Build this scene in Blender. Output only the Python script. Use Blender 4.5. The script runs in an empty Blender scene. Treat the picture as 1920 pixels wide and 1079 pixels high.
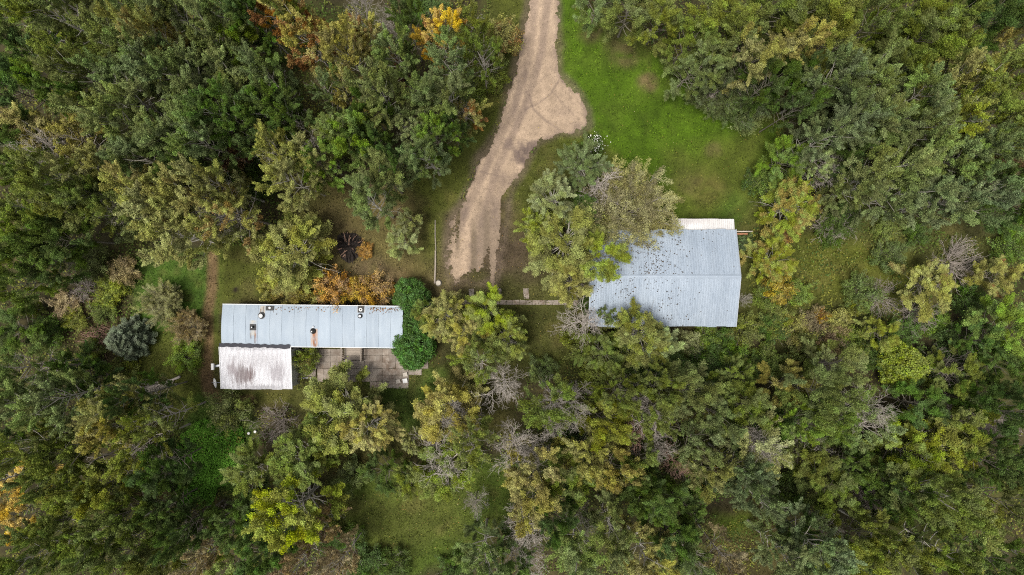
import bpy, math, random
import numpy as np
from mathutils import Vector

# ------------------------------------------------------------------ camera, world, sun, exposure
SC = bpy.context.scene
COL = SC.collection
H = 64.0                       # drone height above the yard
FPX = 1280.0                   # focal length in photo pixels (24 mm on 36 mm, 1920 px)
CX, CY = 960.0, 539.5

cam_d = bpy.data.cameras.new('camera')
cam_d.lens = 24.0
cam_d.sensor_width = 36.0
cam_d.clip_start = 0.5
cam_d.clip_end = 2000.0
cam = bpy.data.objects.new('camera', cam_d)
cam.location = (0, 0, H)
cam.rotation_euler = (0, 0, 0)
COL.objects.link(cam)
SC.camera = cam

SUN_EL, SUN_AZ = math.radians(75), math.radians(235)     # azimuth clockwise from +Y
world = bpy.data.worlds.new('World')
SC.world = world
world.use_nodes = True
wn, wl = world.node_tree.nodes, world.node_tree.links
wn.clear()
w_out = wn.new('ShaderNodeOutputWorld')
w_bg = wn.new('ShaderNodeBackground')
w_sky = wn.new('ShaderNodeTexSky')
w_sky.sky_type = 'NISHITA'
w_sky.sun_disc = False
w_sky.sun_elevation = SUN_EL
w_sky.sun_rotation = SUN_AZ
w_sky.air_density = 1.0
w_sky.dust_density = 4.0
w_sky.ozone_density = 1.0
w_hs = wn.new('ShaderNodeHueSaturation')
w_hs.inputs['Saturation'].default_value = 0.25
w_bg.inputs['Strength'].default_value = 0.13
wl.new(w_sky.outputs[0], w_hs.inputs['Color'])
wl.new(w_hs.outputs[0], w_bg.inputs['Color'])
wl.new(w_bg.outputs[0], w_out.inputs['Surface'])

sun_d = bpy.data.lights.new('sun', 'SUN')
sun_d.energy = 2.4
sun_d.angle = math.radians(16)
sun_d.color = (1.0, 0.95, 0.87)
sun = bpy.data.objects.new('sun', sun_d)
sdir = Vector((math.sin(SUN_AZ) * math.cos(SUN_EL), math.cos(SUN_AZ) * math.cos(SUN_EL), math.sin(SUN_EL)))
sun.rotation_euler = sdir.to_track_quat('Z', 'Y').to_euler()
sun.location = sdir * 90
COL.objects.link(sun)

SC.view_settings.view_transform = 'Standard'
SC.view_settings.look = 'None'
SC.view_settings.gamma = 1.0
SC.view_settings.exposure = 0.70
SC.cycles.max_bounces = 5
SC.cycles.diffuse_bounces = 2
SC.cycles.transmission_bounces = 3
SC.cycles.glossy_bounces = 2
SC.cycles.use_denoising = False
SC.cycles.pixel_filter_type = 'BLACKMAN_HARRIS'
SC.cycles.filter_width = 1.1
SC.cycles.use_adaptive_sampling = False

# ------------------------------------------------------------------ helpers
rng = np.random.default_rng(7)
random.seed(7)


def px(x, y, z=0.0):
    s = (H - z) / FPX
    return np.array([(x - CX) * s, -(y - CY) * s, z])


def lattice(shape, seed):
    return np.random.default_rng(seed).random(shape)


def vnoise(x, y, scale, seed):
    """smooth value noise 0..1 at points x,y (metres); scale = cell size"""
    n = 256
    L = lattice((n, n), seed)
    fx, fy = x / scale + 1000.37, y / scale + 1000.73
    ix, iy = np.floor(fx).astype(int), np.floor(fy).astype(int)
    tx, ty = fx - ix, fy - iy
    tx, ty = tx * tx * (3 - 2 * tx), ty * ty * (3 - 2 * ty)
    a, b = L[ix % n, iy % n], L[(ix + 1) % n, iy % n]
    c, d = L[ix % n, (iy + 1) % n], L[(ix + 1) % n, (iy + 1) % n]
    return (a * (1 - tx) + b * tx) * (1 - ty) + (c * (1 - tx) + d * tx) * ty


def fbm(x, y, scale, seed, octs=4):
    s = w = 0
    for o in range(octs):
        s = s + vnoise(x, y, scale / 2 ** o, seed + o) * 0.55 ** o
        w += 0.55 ** o
    return s / w


def poly_sd(x, y, P):
    """signed distance to polygon, positive inside"""
    P = np.asarray(P, float)
    d = np.full(np.shape(x), 1e9)
    inside = np.zeros(np.shape(x), bool)
    n = len(P)
    for i in range(n):
        ax, ay = P[i]
        bx, by = P[(i + 1) % n]
        ex, ey = bx - ax, by - ay
        t = np.clip(((x - ax) * ex + (y - ay) * ey) / (ex * ex + ey * ey + 1e-9), 0, 1)
        d = np.minimum(d, np.hypot(x - ax - t * ex, y - ay - t * ey))
        c = ((ay > y) != (by > y)) & (x < (bx - ax) * (y - ay) / (by - ay + 1e-12) + ax)
        inside ^= c
    return np.where(inside, d, -d)


def line_d(x, y, P):
    P = np.asarray(P, float)
    d = np.full(np.shape(x), 1e9)
    for i in range(len(P) - 1):
        ax, ay = P[i]
        bx, by = P[i + 1]
        ex, ey = bx - ax, by - ay
        t = np.clip(((x - ax) * ex + (y - ay) * ey) / (ex * ex + ey * ey + 1e-9), 0, 1)
        d = np.minimum(d, np.hypot(x - ax - t * ex, y - ay - t * ey))
    return d


def sstep(a, b, v):
    t = np.clip((v - a) / (b - a), 0, 1)
    return t * t * (3 - 2 * t)


def mesh_np(name, V, F, col=None, smooth=False, mat=None):
    """V (n,3); F (m,3) or (m,4) int array; col (n,3|4) point colours"""
    me = bpy.data.meshes.new(name)
    V = np.ascontiguousarray(V, np.float32)
    F = np.ascontiguousarray(F, np.int32)
    m, k = F.shape
    me.vertices.add(len(V))
    me.vertices.foreach_set('co', V.ravel())
    me.loops.add(m * k)
    me.loops.foreach_set('vertex_index', F.ravel())
    me.polygons.add(m)
    me.polygons.foreach_set('loop_start', np.arange(0, m * k, k, dtype=np.int32))
    if smooth:
        me.polygons.foreach_set('use_smooth', np.ones(m, bool))
    me.update(calc_edges=True)
    if col is not None:
        c = np.ones((len(V), 4), np.float32)
        c[:, :col.shape[1]] = col
        at = me.color_attributes.new('tone', 'FLOAT_COLOR', 'POINT')
        at.data.foreach_set('color', c.ravel())
    if mat is not None:
        me.materials.append(mat)
    return me


class MB:
    """collects simple shapes into one mesh"""

    def __init__(self):
        self.v, self.f = [], []

    def add(self, V, F):
        o = len(self.v)
        self.v += [tuple(map(float, p)) for p in V]
        self.f += [tuple(int(i) + o for i in q) for q in F]
        return self

    def box(self, x0, x1, y0, y1, z0, z1):
        V = [(x, y, z) for z in (z0, z1) for y in (y0, y1) for x in (x0, x1)]
        return self.add(V, [(0, 2, 3, 1), (4, 5, 7, 6), (0, 1, 5, 4), (2, 6, 7, 3), (0, 4, 6, 2), (1, 3, 7, 5)])

    def bar(self, p, q, w, t):
        """rectangular bar from p to q, width w (horizontal), thickness t"""
        p, q = Vector(p), Vector(q)
        d = (q - p).normalized()
        u = Vector((0, 0, 1)) if abs(d.z) < 0.9 else Vector((1, 0, 0))
        s = d.cross(u).normalized() * w / 2
        n = s.cross(d).normalized() * t / 2
        V = [p - s - n, p + s - n, p + s + n, p - s + n, q - s - n, q + s - n, q + s + n, q - s + n]
        return self.add(V, [(0, 3, 2, 1), (4, 5, 6, 7), (0, 1, 5, 4), (1, 2, 6, 5), (2, 3, 7, 6), (3, 0, 4, 7)])

    def tube(self, pts, rad, k=6, cap=True):
        V, F = tube_np(np.array(pts, float), np.array(rad, float), k)
        F = [tuple(f) for f in F]
        if cap:
            n = len(pts)
            F.append(tuple(range(k))[::-1])
            F.append(tuple((n - 1) * k + i for i in range(k)))
        return self.add(V, F)

    def lathe(self, prof, k=16, o=(0, 0, 0)):
        V, F = [], []
        for (r, z) in prof:
            for i in range(k):
                a = 2 * math.pi * i / k
                V.append((o[0] + r * math.cos(a), o[1] + r * math.sin(a), o[2] + z))
        for j in range(len(prof) - 1):
            for i in range(k):
                F.append((j * k + i, j * k + (i + 1) % k, (j + 1) * k + (i + 1) % k, (j + 1) * k + i))
        F.append(tuple(range(k))[::-1])
        F.append(tuple((len(prof) - 1) * k + i for i in range(k)))
        return self.add(V, F)

    def mesh(self, name, mat):
        me = bpy.data.meshes.new(name)
        me.from_pydata(self.v, [], self.f)
        me.update()
        me.materials.append(mat)
        return me

    def build(self, name, mat, parent=None):
        return link(name, self.mesh(name, mat), parent)


def tube_np(P, R, k):
    n = len(P)
    T = np.gradient(P, axis=0)
    T /= np.linalg.norm(T, axis=1, keepdims=True) + 1e-9
    ref = np.array([0.31, 0.17, 0.93]) if abs(T[0, 2]) < 0.8 else np.array([0.93, 0.2, 0.1])
    A = np.cross(T, ref)
    A /= np.linalg.norm(A, axis=1, keepdims=True) + 1e-9
    B = np.cross(T, A)
    a = np.arange(k) * 2 * math.pi / k
    V = (P[:, None, :] + R[:, None, None] * (np.cos(a)[None, :, None] * A[:, None, :] + np.sin(a)[None, :, None] * B[:, None, :])).reshape(-1, 3)
    i = np.arange(n - 1)[:, None] * k
    j = np.arange(k)[None, :]
    j2 = (j + 1) % k
    F = np.stack([i + j, i + j2, i + k + j2, i + k + j], -1).reshape(-1, 4)
    return V, F


def link(name, data, parent=None):
    o = bpy.data.objects.new(name, data)
    COL.objects.link(o)
    if parent is not None:
        o.parent = parent
    return o


def tag(o, label, cat=None, group=None):
    o['label'] = label
    if cat:
        o['category'] = cat
    if group:
        o['group'] = group
    return o


def thing(name, label, cat, loc=(0, 0, 0), rz=0.0, group=None):
    o = link(name, None)
    o.empty_display_size = 0.3
    o.location = loc
    o.rotation_euler = (0, 0, rz)
    return tag(o, label, cat, group)


def structure(o):
    o['kind'] = 'structure'
    return o


def stuff(o, label, cat):
    o['kind'] = 'stuff'
    return tag(o, label, cat)


# ------------------------------------------------------------------ materials
class NT:
    def __init__(self, name):
        self.m = bpy.data.materials.new(name)
        self.m.use_nodes = True
        self.n, self.l = self.m.node_tree.nodes, self.m.node_tree.links
        self.b = self.n['Principled BSDF']
        self.out = self.n['Material Output']

    def new(self, t, **kw):
        x = self.n.new(t)
        for k, v in kw.items():
            setattr(x, k, v)
        return x

    def ln(self, a, b):
        self.l.new(a, b)

    def val(self, v):
        return v

    def _in(self, sock, v):
        if hasattr(v, 'is_output') or isinstance(v, bpy.types.NodeSocket):
            self.ln(v, sock)
        else:
            sock.default_value = v

    def math(self, op, a, b=0.0, c=None, clamp=False):
        x = self.new('ShaderNodeMath', operation=op, use_clamp=clamp)
        self._in(x.inputs[0], a)
        self._in(x.inputs[1], b)
        if c is not None:
            self._in(x.inputs[2], c)
        return x.outputs[0]

    def mix(self, fac, a, b, mode='MIX'):
        x = self.new('ShaderNodeMix', data_type='RGBA', blend_type=mode)
        self._in(x.inputs['Factor'], fac)
        for s, v in ((x.inputs[6], a), (x.inputs[7], b)):
            if isinstance(v, bpy.types.NodeSocket):
                self.ln(v, s)
            else:
                s.default_value = (*v, 1) if len(v) == 3 else v
        return x.outputs[2]

    def noise(self, scale, vec=None, detail=4, rough=0.6, dist=0.0):
        x = self.new('ShaderNodeTexNoise')
        x.inputs['Scale'].default_value = scale
        x.inputs['Detail'].default_value = detail
        x.inputs['Roughness'].default_value = rough
        x.inputs['Distortion'].default_value = dist
        if vec is not None:
            self.ln(vec, x.inputs['Vector'])
        return x.outputs['Fac']

    def coord(self, which='Object', scale=None):
        c = self.new('ShaderNodeTexCoord').outputs[which]
        if scale:
            m = self.new('ShaderNodeMapping')
            m.inputs['Scale'].default_value = scale
            self.ln(c, m.inputs['Vector'])
            c = m.outputs[0]
        return c

    def ramp(self, fac, a, b):
        x = self.new('ShaderNodeMapRange', interpolation_type='SMOOTHSTEP')
        self._in(x.inputs[0], fac)
        x.inputs[1].default_value, x.inputs[2].default_value = a, b
        return x.outputs[0]

    def bump(self, height, strength=0.3, dist=0.05):
        x = self.new('ShaderNodeBump')
        x.inputs['Strength'].default_value = strength
        x.inputs['Distance'].default_value = dist
        self.ln(height, x.inputs['Height'])
        self.ln(x.outputs[0], self.b.inputs['Normal'])

    def fin(self, col=None, rough=0.7, spec=0.3, metal=0.0):
        if col is not None:
            if isinstance(col, bpy.types.NodeSocket):
                self.ln(col, self.b.inputs['Base Color'])
            else:
                self.b.inputs['Base Color'].default_value = (*col, 1)
        self._in(self.b.inputs['Roughness'], rough)
        self.b.inputs['Specular IOR Level'].default_value = spec
        self.b.inputs['Metallic'].default_value = metal
        return self.m


def m_plain(name, col, var=0.25, scale=3.0, rough=0.7, spec=0.3, metal=0.0, rnd=0.15, stretch=None):
    t = NT(name)
    v = t.coord('Object', stretch)
    n = t.noise(scale, v, 5)
    oi = t.new('ShaderNodeObjectInfo').outputs['Random']
    k = t.math('ADD', t.math('MULTIPLY_ADD', n, 2 * var, 1 - var), t.math('MULTIPLY_ADD', oi, 2 * rnd, -rnd))
    g = t.new('ShaderNodeCombineXYZ')
    for i in range(3):
        t.ln(k, g.inputs[i])
    c = t.mix(1.0, col, g.outputs[0], 'MULTIPLY')
    t.bump(n, 0.25, 0.02)
    return t.fin(c, rough, spec, metal)


def m_leaf(name='leaf', trans=0.20, glossy=0.10):
    t = NT(name)
    a = t.new('ShaderNodeAttribute', attribute_name='tone')
    s = t.new('ShaderNodeSeparateColor')
    t.ln(a.outputs['Color'], s.inputs[0])
    r, g, b = s.outputs
    oi = t.new('ShaderNodeObjectInfo')
    au = t.new('ShaderNodeAttribute', attribute_type='OBJECT', attribute_name='autumn').outputs['Fac']
    tu = t.new('ShaderNodeAttribute', attribute_type='OBJECT', attribute_name='turn').outputs['Color']
    order = t.math('ADD', t.math('MULTIPLY', g, 0.45), t.math('ADD', t.math('MULTIPLY', b, 0.4), t.math('MULTIPLY', r, 0.15)))
    f = t.math('MULTIPLY', t.math('SUBTRACT', au, order), 5.0, clamp=True)
    base = t.mix(f, oi.outputs['Color'], tu)
    # each plume and each leaf has its own tone; some leaves paler
    k = t.math('MULTIPLY', t.math('MULTIPLY_ADD', r, 0.9, 0.55), t.math('MULTIPLY_ADD', g, 0.7, 0.65))
    c3 = t.new('ShaderNodeCombineXYZ')
    for i in range(3):
        t.ln(k, c3.inputs[i])
    col = t.mix(1.0, base, c3.outputs[0], 'MULTIPLY')
    hs = t.new('ShaderNodeHueSaturation')
    t.ln(t.math('MULTIPLY_ADD', g, 0.03, 0.485), hs.inputs['Hue'])
    t.ln(t.math('MULTIPLY_ADD', b, 0.25, 0.87), hs.inputs['Saturation'])
    t.ln(col, hs.inputs['Color'])
    col = hs.outputs[0]
    t.fin(col, 0.55, glossy)
    tr = t.new('ShaderNodeBsdfTranslucent')
    t.ln(col, tr.inputs['Color'])
    mx = t.new('ShaderNodeMixShader')
    mx.inputs[0].default_value = trans
    t.ln(t.b.outputs[0], mx.inputs[1])
    t.ln(tr.outputs[0], mx.inputs[2])
    t.ln(mx.outputs[0], t.out.inputs['Surface'])
    return t.m


def m_tone(name, rough=0.9, spec=0.15, fine=14.0, amp=0.35, bump=0.5, bscale=9.0, dist=0.05):
    """base colour from the 'tone' colour attribute, broken up by fine noise"""
    t = NT(name)
    a = t.new('ShaderNodeAttribute', attribute_name='tone').outputs['Color']
    v = t.coord('Object')
    n1 = t.noise(fine, v, 5, 0.7)
    n2 = t.noise(fine * 0.13, v, 4, 0.6)
    k = t.math('MULTIPLY_ADD', n1, 2 * amp, 1 - amp)
    k = t.math('MULTIPLY', k, t.math('MULTIPLY_ADD', n2, 0.5, 0.75))
    g = t.new('ShaderNodeCombineXYZ')
    for i in range(3):
        t.ln(k, g.inputs[i])
    c = t.mix(1.0, a, g.outputs[0], 'MULTIPLY')
    t.bump(t.noise(bscale, v, 6, 0.7), bump, dist)
    return t.fin(c, rough, spec)


M_LEAF = m_leaf()
M_GROUND = m_tone('turf_and_soil', fine=6.0, amp=0.7, bump=0.8, bscale=7.0, dist=0.08)
M_GRAVEL = m_tone('gravel', fine=9.0, amp=0.3, bump=0.7, bscale=14.0, dist=0.04, rough=0.95)
M_BLADE = m_tone('blade', rough=0.7, spec=0.08, fine=1.5, amp=0.2, bump=0.0)
M_BARK = m_plain('bark', (0.20, 0.18, 0.14), 0.35, 6.0, 0.9, 0.1)
M_PALEBARK = m_plain('pale_bark', (0.42, 0.39, 0.33), 0.3, 5.0, 0.85, 0.1)
M_DEAD = m_plain('dead_wood', (0.41, 0.365, 0.32), 0.3, 4.0, 0.9, 0.1)
M_TWIG = m_plain('twig_wood', (0.33, 0.285, 0.25), 0.3, 4.0, 0.9, 0.1)
M_DEADPINK = m_plain('reddish_dead_wood', (0.48, 0.30, 0.235), 0.3, 4.0, 0.9, 0.1)
M_BRUSH = m_plain('brush_wood', (0.23, 0.145, 0.105), 0.35, 4.0, 0.9, 0.1, rnd=0.35)
M_CHAR = m_plain('charred_wood', (0.022, 0.018, 0.016), 0.5, 6.0, 0.9, 0.05, rnd=0.5)
M_PLANK = m_plain('weathered_plank', (0.24, 0.205, 0.17), 0.3, 3.0, 0.85, 0.15, rnd=0.25, stretch=(1, 8, 8))
M_PALEWOOD = m_plain('pale_wood', (0.46, 0.41, 0.35), 0.3, 3.0, 0.85, 0.15)
M_REDWOOD = m_plain('rusty_board', (0.30, 0.14, 0.08), 0.3, 3.0, 0.85, 0.15)
M_TAR = m_plain('tar_paper', (0.035, 0.035, 0.042), 0.5, 9.0, 0.8, 0.2)
M_BLACK = m_plain('black_flashing', (0.02, 0.02, 0.02), 0.4, 12.0, 0.6, 0.3)
M_WHITE = m_plain('white_paint', (0.52, 0.52, 0.51), 0.12, 5.0, 0.5, 0.4)
M_GREYMETAL = m_plain('grey_metal', (0.38, 0.40, 0.43), 0.15, 5.0, 0.45, 0.5, 0.3)
M_SIDING = m_plain('pale_siding', (0.52, 0.52, 0.49), 0.12, 2.0, 0.7, 0.2)
M_BARNWALL = m_plain('grey_siding', (0.40, 0.42, 0.44), 0.15, 2.0, 0.7, 0.2)
M_RUST = m_plain('rusty_steel', (0.15, 0.06, 0.035), 0.4, 6.0, 0.8, 0.3)
M_GLASS = m_plain('window_glass', (0.10, 0.17, 0.14), 0.1, 2.0, 0.1, 0.6)
M_STONE = m_plain('pale_stone', (0.42, 0.38, 0.33), 0.3, 5.0, 0.9, 0.2)
M_CORE = m_plain('rubber_boot', (0.03, 0.03, 0.03), 0.2, 4.0, 0.7, 0.3)


def m_paver():
    t = NT('concrete_paver')
    oi = t.new('ShaderNodeObjectInfo').outputs['Random']
    v = t.coord('Object')
    geo = t.new('ShaderNodeNewGeometry').outputs['Position']
    big = t.noise(0.45, geo, 4, 0.6)
    mid = t.noise(2.2, geo, 6, 0.7)
    c = t.mix(t.ramp(big, 0.38, 0.66), (0.265, 0.225, 0.188), (0.150, 0.110, 0.083))
    c = t.mix(t.ramp(mid, 0.35, 0.75), c, (0.31, 0.27, 0.23))
    c = t.mix(t.math('MULTIPLY', t.ramp(t.noise(6, geo, 6, 0.8), 0.55, 0.7), 0.6), c, (0.075, 0.06, 0.045))
    k = t.math('MULTIPLY_ADD', oi, 0.3, 0.72)
    g = t.new('ShaderNodeCombineXYZ')
    for i in range(3):
        t.ln(k, g.inputs[i])
    c = t.mix(1.0, c, g.outputs[0], 'MULTIPLY')
    t.bump(mid, 0.3, 0.02)
    return t.fin(c, 0.85, 0.2)


M_PAVER = m_paver()


def box_mask(t, X, Y, cx, hw, y0, y1, soft=0.06, ysoft=0.25):
    """stain mask in roof coordinates: |x-cx|<hw, y0<y<y1"""
    ax = t.math('ABSOLUTE', t.math('SUBTRACT', X, cx))
    mx = t.ramp(ax, hw + soft, hw - soft * 0.5)
    my = t.math('MULTIPLY', t.ramp(Y, y0, y0 + ysoft), t.ramp(Y, y1 + 0.04, y1 - 0.04))
    return t.math('MULTIPLY', mx, my)


def m_roof(name, base, alt, stains=(), dirt=(), rust=(0.33, 0.13, 0.05), rough=0.42, metal=0.35, rnd=0.06, scratches=0.0, ribs=0.0):
    t = NT(name)
    v = t.coord('Object')
    sep = t.new('ShaderNodeSeparateXYZ')
    t.ln(v, sep.inputs[0])
    X, Y = sep.outputs[0], sep.outputs[1]
    oi = t.new('ShaderNodeObjectInfo').outputs['Random']
    vs = t.coord('Object', (1.0, 0.12, 1.0))
    streak = t.noise(3.0, vs, 6, 0.65)
    blot = t.noise(0.5, v, 5, 0.6)
    c = t.mix(t.ramp(t.math('MULTIPLY_ADD', streak, 0.5, t.math('MULTIPLY', blot, 0.5)), 0.35, 0.68), base, alt)
    k = t.math('MULTIPLY_ADD', oi, 2 * rnd, 1 - rnd)
    k = t.math('MULTIPLY', k, t.math('MULTIPLY_ADD', t.noise(22, vs, 4, 0.7), 0.12, 0.94))
    g = t.new('ShaderNodeCombineXYZ')
    for i in range(3):
        t.ln(k, g.inputs[i])
    c = t.mix(1.0, c, g.outputs[0], 'MULTIPLY')
    if scratches:
        sc = t.noise(5.0, t.coord('Object', (1.6, 0.25, 1.0)), 2, 0.4, 0.3)
        c = t.mix(t.math('MULTIPLY', t.ramp(sc, 0.755, 0.78), scratches), c, (0.12, 0.12, 0.13))
    wob = t.noise(9.0, vs, 4, 0.7)
    for (cx, hw, y0, y1, colr, amt) in stains:
        m = box_mask(t, X, Y, cx, hw, y0, y1)
        m = t.math('MULTIPLY', m, t.math('MULTIPLY', t.ramp(wob, 0.3, 0.6), amt))
        c = t.mix(m, c, colr)
    for (cx, cy, rx, ry, colr, amt) in dirt:
        dx = t.math('DIVIDE', t.math('SUBTRACT', X, cx), rx)
        dy = t.math('DIVIDE', t.math('SUBTRACT', Y, cy), ry)
        d = t.math('SQRT', t.math('ADD', t.math('MULTIPLY', dx, dx), t.math('MULTIPLY', dy, dy)))
        st = t.noise(7.0, t.coord('Object', (1.0, 0.05, 1.0)), 5, 0.75)
        d = t.math('ADD', d, t.math('MULTIPLY_ADD', st, 3.2, -1.6))
        c = t.mix(t.math('MULTIPLY', t.ramp(d, 1.0, 0.3), amt), c, colr)
    if ribs:
        wv = t.math('MULTIPLY_ADD', t.math('SINE', t.math('MULTIPLY', X, ribs)), .5, .5)
        run = t.noise(7.0, t.coord('Object', (1.0, 0.03, 1.0)), 3, 0.7)
        m = t.math('MULTIPLY', t.math('MULTIPLY', t.ramp(wv, .5, .05), t.ramp(run, .33, .58)), .85)
        c = t.mix(m, c, (0.23, 0.215, 0.22))
    t.bump(blot, 0.15, 0.05)
    return t.fin(c, t.math('MULTIPLY_ADD', blot, 0.2, rough - 0.1), 0.45, metal)

# ------------------------------------------------------------------ ground
LAWN = (0.054, 0.098, 0.005)
OLIVE = (0.068, 0.078, 0.013)
GREEN = (0.054, 0.100, 0.014)
DRY = (0.120, 0.085, 0.042)
SOIL = (0.105, 0.072, 0.048)
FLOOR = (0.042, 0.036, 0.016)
YELLOW = (0.088, 0.100, 0.014)

# (polygon in photo pixels, colour, edge softness px, strength)
ZONES = [
    ([(930, 0), (992, 0), (975, 100), (950, 170), (905, 280), (870, 345), (840, 420), (840, 560), (720, 570), (600, 540), (560, 380), (700, 330), (800, 330), (860, 240), (905, 120)], OLIVE, 30, 1.0),
    ([(560, 400), (640, 340), (740, 370), (790, 420), (800, 540), (620, 530)], DRY, 40, 0.55),
    ([(1040, -10), (1085, 0), (1180, 60), (1260, 145), (1350, 195), (1450, 225), (1450, 330), (1410, 410), (1240, 415), (1120, 330), (1060, 270), (1030, 150)], LAWN, 16, 1.0),
    ([(1270, 300), (1420, 250), (1430, 400), (1250, 400), (1260, 340)], OLIVE, 40, 0.75),
    ([(1020, 262), (1100, 240), (1160, 290), (1100, 340), (960, 440), (960, 350)], OLIVE, 18, 0.8),
    ([(835, 400), (960, 400), (1000, 480), (1020, 560), (830, 560)], SOIL, 30, 0.5),
    ([(880, 520), (1110, 530), (1110, 640), (1000, 700), (860, 700), (820, 620)], OLIVE, 30, 0.55),
    ([(395, 470), (500, 460), (500, 565), (410, 570), (395, 640), (405, 760), (560, 760), (560, 735), (412, 732)], OLIVE, 14, 0.9),
    ([(255, 500), (395, 490), (395, 600), (300, 640), (250, 600)], GREEN, 30, 1.0),
    ([(230, 640), (390, 640), (395, 760), (330, 780), (200, 720)], (0.085, 0.095, 0.018), 30, 0.9),
    ([(100, 560), (240, 560), (230, 680), (100, 640)], (0.085, 0.062, 0.032), 30, 0.7),
    ([(380, 740), (470, 750), (440, 920), (330, 920), (330, 820)], GREEN, 30, 1.0),
    ([(560, 735), (830, 690), (960, 640), (960, 820), (840, 760), (760, 860), (600, 900), (560, 800)], (0.062, 0.062, 0.016), 30, 0.9),
    ([(700, 720), (830, 700), (800, 800), (730, 800)], GREEN, 30, 0.7),
    ([(620, 900), (760, 895), (880, 860), (960, 890), (940, 990), (860, 1070), (700, 1079), (640, 1000)], (0.058, 0.085, 0.012), 25, 1.0),
    ([(660, 960), (860, 900), (860, 1000), (700, 1040)], (0.085, 0.076, 0.02), 50, 0.4),
    ([(1490, 440), (1700, 450), (1720, 530), (1660, 560), (1500, 560)], YELLOW, 35, 0.8),
    ([(1560, 350), (1760, 420), (1900, 460), (1850, 500), (1600, 440)], (0.070, 0.074, 0.020), 30, 0.9),
    ([(1395, 440), (1500, 440), (1500, 640), (1395, 620)], OLIVE, 25, 0.7),
    ([(1330, 960), (1480, 950), (1440, 1079), (1330, 1079)], (0.06, 0.05, 0.016), 30, 0.9),
    ([(1340, 960), (1400, 970), (1400, 1000), (1340, 1000)], LAWN, 20, 0.6),
]
SPOTS = [(1112, 55, 26, DRY, .7), (1165, 85, 34, DRY, .6), (1216, 150, 16, DRY, .75), (1180, 110, 18, DRY, .5), (1340, 280, 14, DRY, .4),
         (1330, 355, 34, (0.115, 0.098, 0.028), .6), (470, 545, 26, (0.085, 0.075, 0.03), .4), (1290, 345, 26, DRY, .35), (745, 520, 30, DRY, .6),
         (690, 515, 40, SOIL, .7), (640, 440, 50, DRY, .4), (860, 545, 40, SOIL, .5), (442, 543, 5, (0.02, 0.015, 0.01), .9), (1250, 400, 40, LAWN, .6),
         (1380, 398, 40, GREEN, .5), (700, 330, 50, SOIL, .6), (760, 395, 40, DRY, .5)]
TRACK = [(398, 480), (397, 540), (388, 590), (392, 640), (386, 690), (390, 735), (420, 748), (470, 752)]


DL = [(1012, -300), (994, -120), (991, -30), (990, 0), (985, 50), (978, 95), (968, 130), (955, 165), (948, 195), (932, 240), (916, 280), (895, 312), (880, 350), (862, 385), (845, 415), (838, 450), (836, 480), (840, 532)]
DR = [(1066, -300), (1050, -120), (1047, -30), (1047, 60), (1043, 100), (1048, 140), (1070, 160), (1086, 180), (1100, 210), (1101, 235), (1085, 247), (1050, 250), (1022, 262), (1006, 275), (992, 300), (978, 325), (962, 345), (954, 380), (950, 430), (938, 480), (930, 532)]
DPOLY = DL + DR[::-1]


def ground_colour(X, Y):
    """base colour of turf / soil at world x,y (arrays)"""
    x, y = X / H * FPX + CX, -Y / H * FPX + CY
    wob = (fbm(X, Y, 3.0, 11, 4) - 0.5) * 60
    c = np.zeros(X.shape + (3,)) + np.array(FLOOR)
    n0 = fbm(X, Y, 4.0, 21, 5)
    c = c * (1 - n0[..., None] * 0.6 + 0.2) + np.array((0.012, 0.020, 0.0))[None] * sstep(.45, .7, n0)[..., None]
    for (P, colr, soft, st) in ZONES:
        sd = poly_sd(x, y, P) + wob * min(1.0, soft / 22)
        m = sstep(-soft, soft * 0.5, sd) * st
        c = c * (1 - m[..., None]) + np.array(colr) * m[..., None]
    spk = fbm(X, Y, 0.8, 115, 4)
    for (sx, sy, r, colr, st) in SPOTS:
        d = np.hypot(x - sx, y - sy) + wob * 0.5
        m = sstep(r * 1.5, r * 0.3, d) * st * np.clip(-.3 + 2.4 * spk, 0, 1.15)
        c = c * (1 - m[..., None]) + np.array(colr) * m[..., None]
    d = line_d(x, y, TRACK) + wob * 0.12
    m = sstep(15, 5, d) * 0.85
    c = c * (1 - m[..., None]) + np.array((0.150, 0.094, 0.050)) * m[..., None]
    d = np.abs(poly_sd(x, y, DPOLY)) + wob * 0.35
    m = sstep(16, 2, d) * 0.6
    c = c * (1 - m[..., None]) + np.array((0.125, 0.092, 0.068)) * m[..., None]
    # mottling of the turf: drier and greener patches
    n1, n2 = fbm(X, Y, 1.6, 31, 4), fbm(X, Y, 0.6, 41, 3)
    c = c * 0.84 * (0.68 + 0.64 * n1)[..., None] * (0.65 + 0.7 * n2)[..., None]
    dry = sstep(.52, .72, fbm(X, Y, 2.6, 51, 4)) * 0.35 * (1 - .75 * sstep(0, 30, poly_sd(x, y, ZONES[2][0])))
    c = c * (1 - dry[..., None]) + (np.array((0.095, 0.078, 0.026)) * (0.6 + .8 * n2)[..., None]) * dry[..., None]
    return c


def ground_z(X, Y):
    """gentle unevenness away from the buildings"""
    n = fbm(X, Y, 9.0, 61, 3) - 0.5
    far = sstep(28, 44, np.hypot(X, Y * 1.5))
    return n * (0.10 + 0.5 * far) * sstep(0, 6, np.abs(X + 17) * 0 + 6) - 0.06


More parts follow.
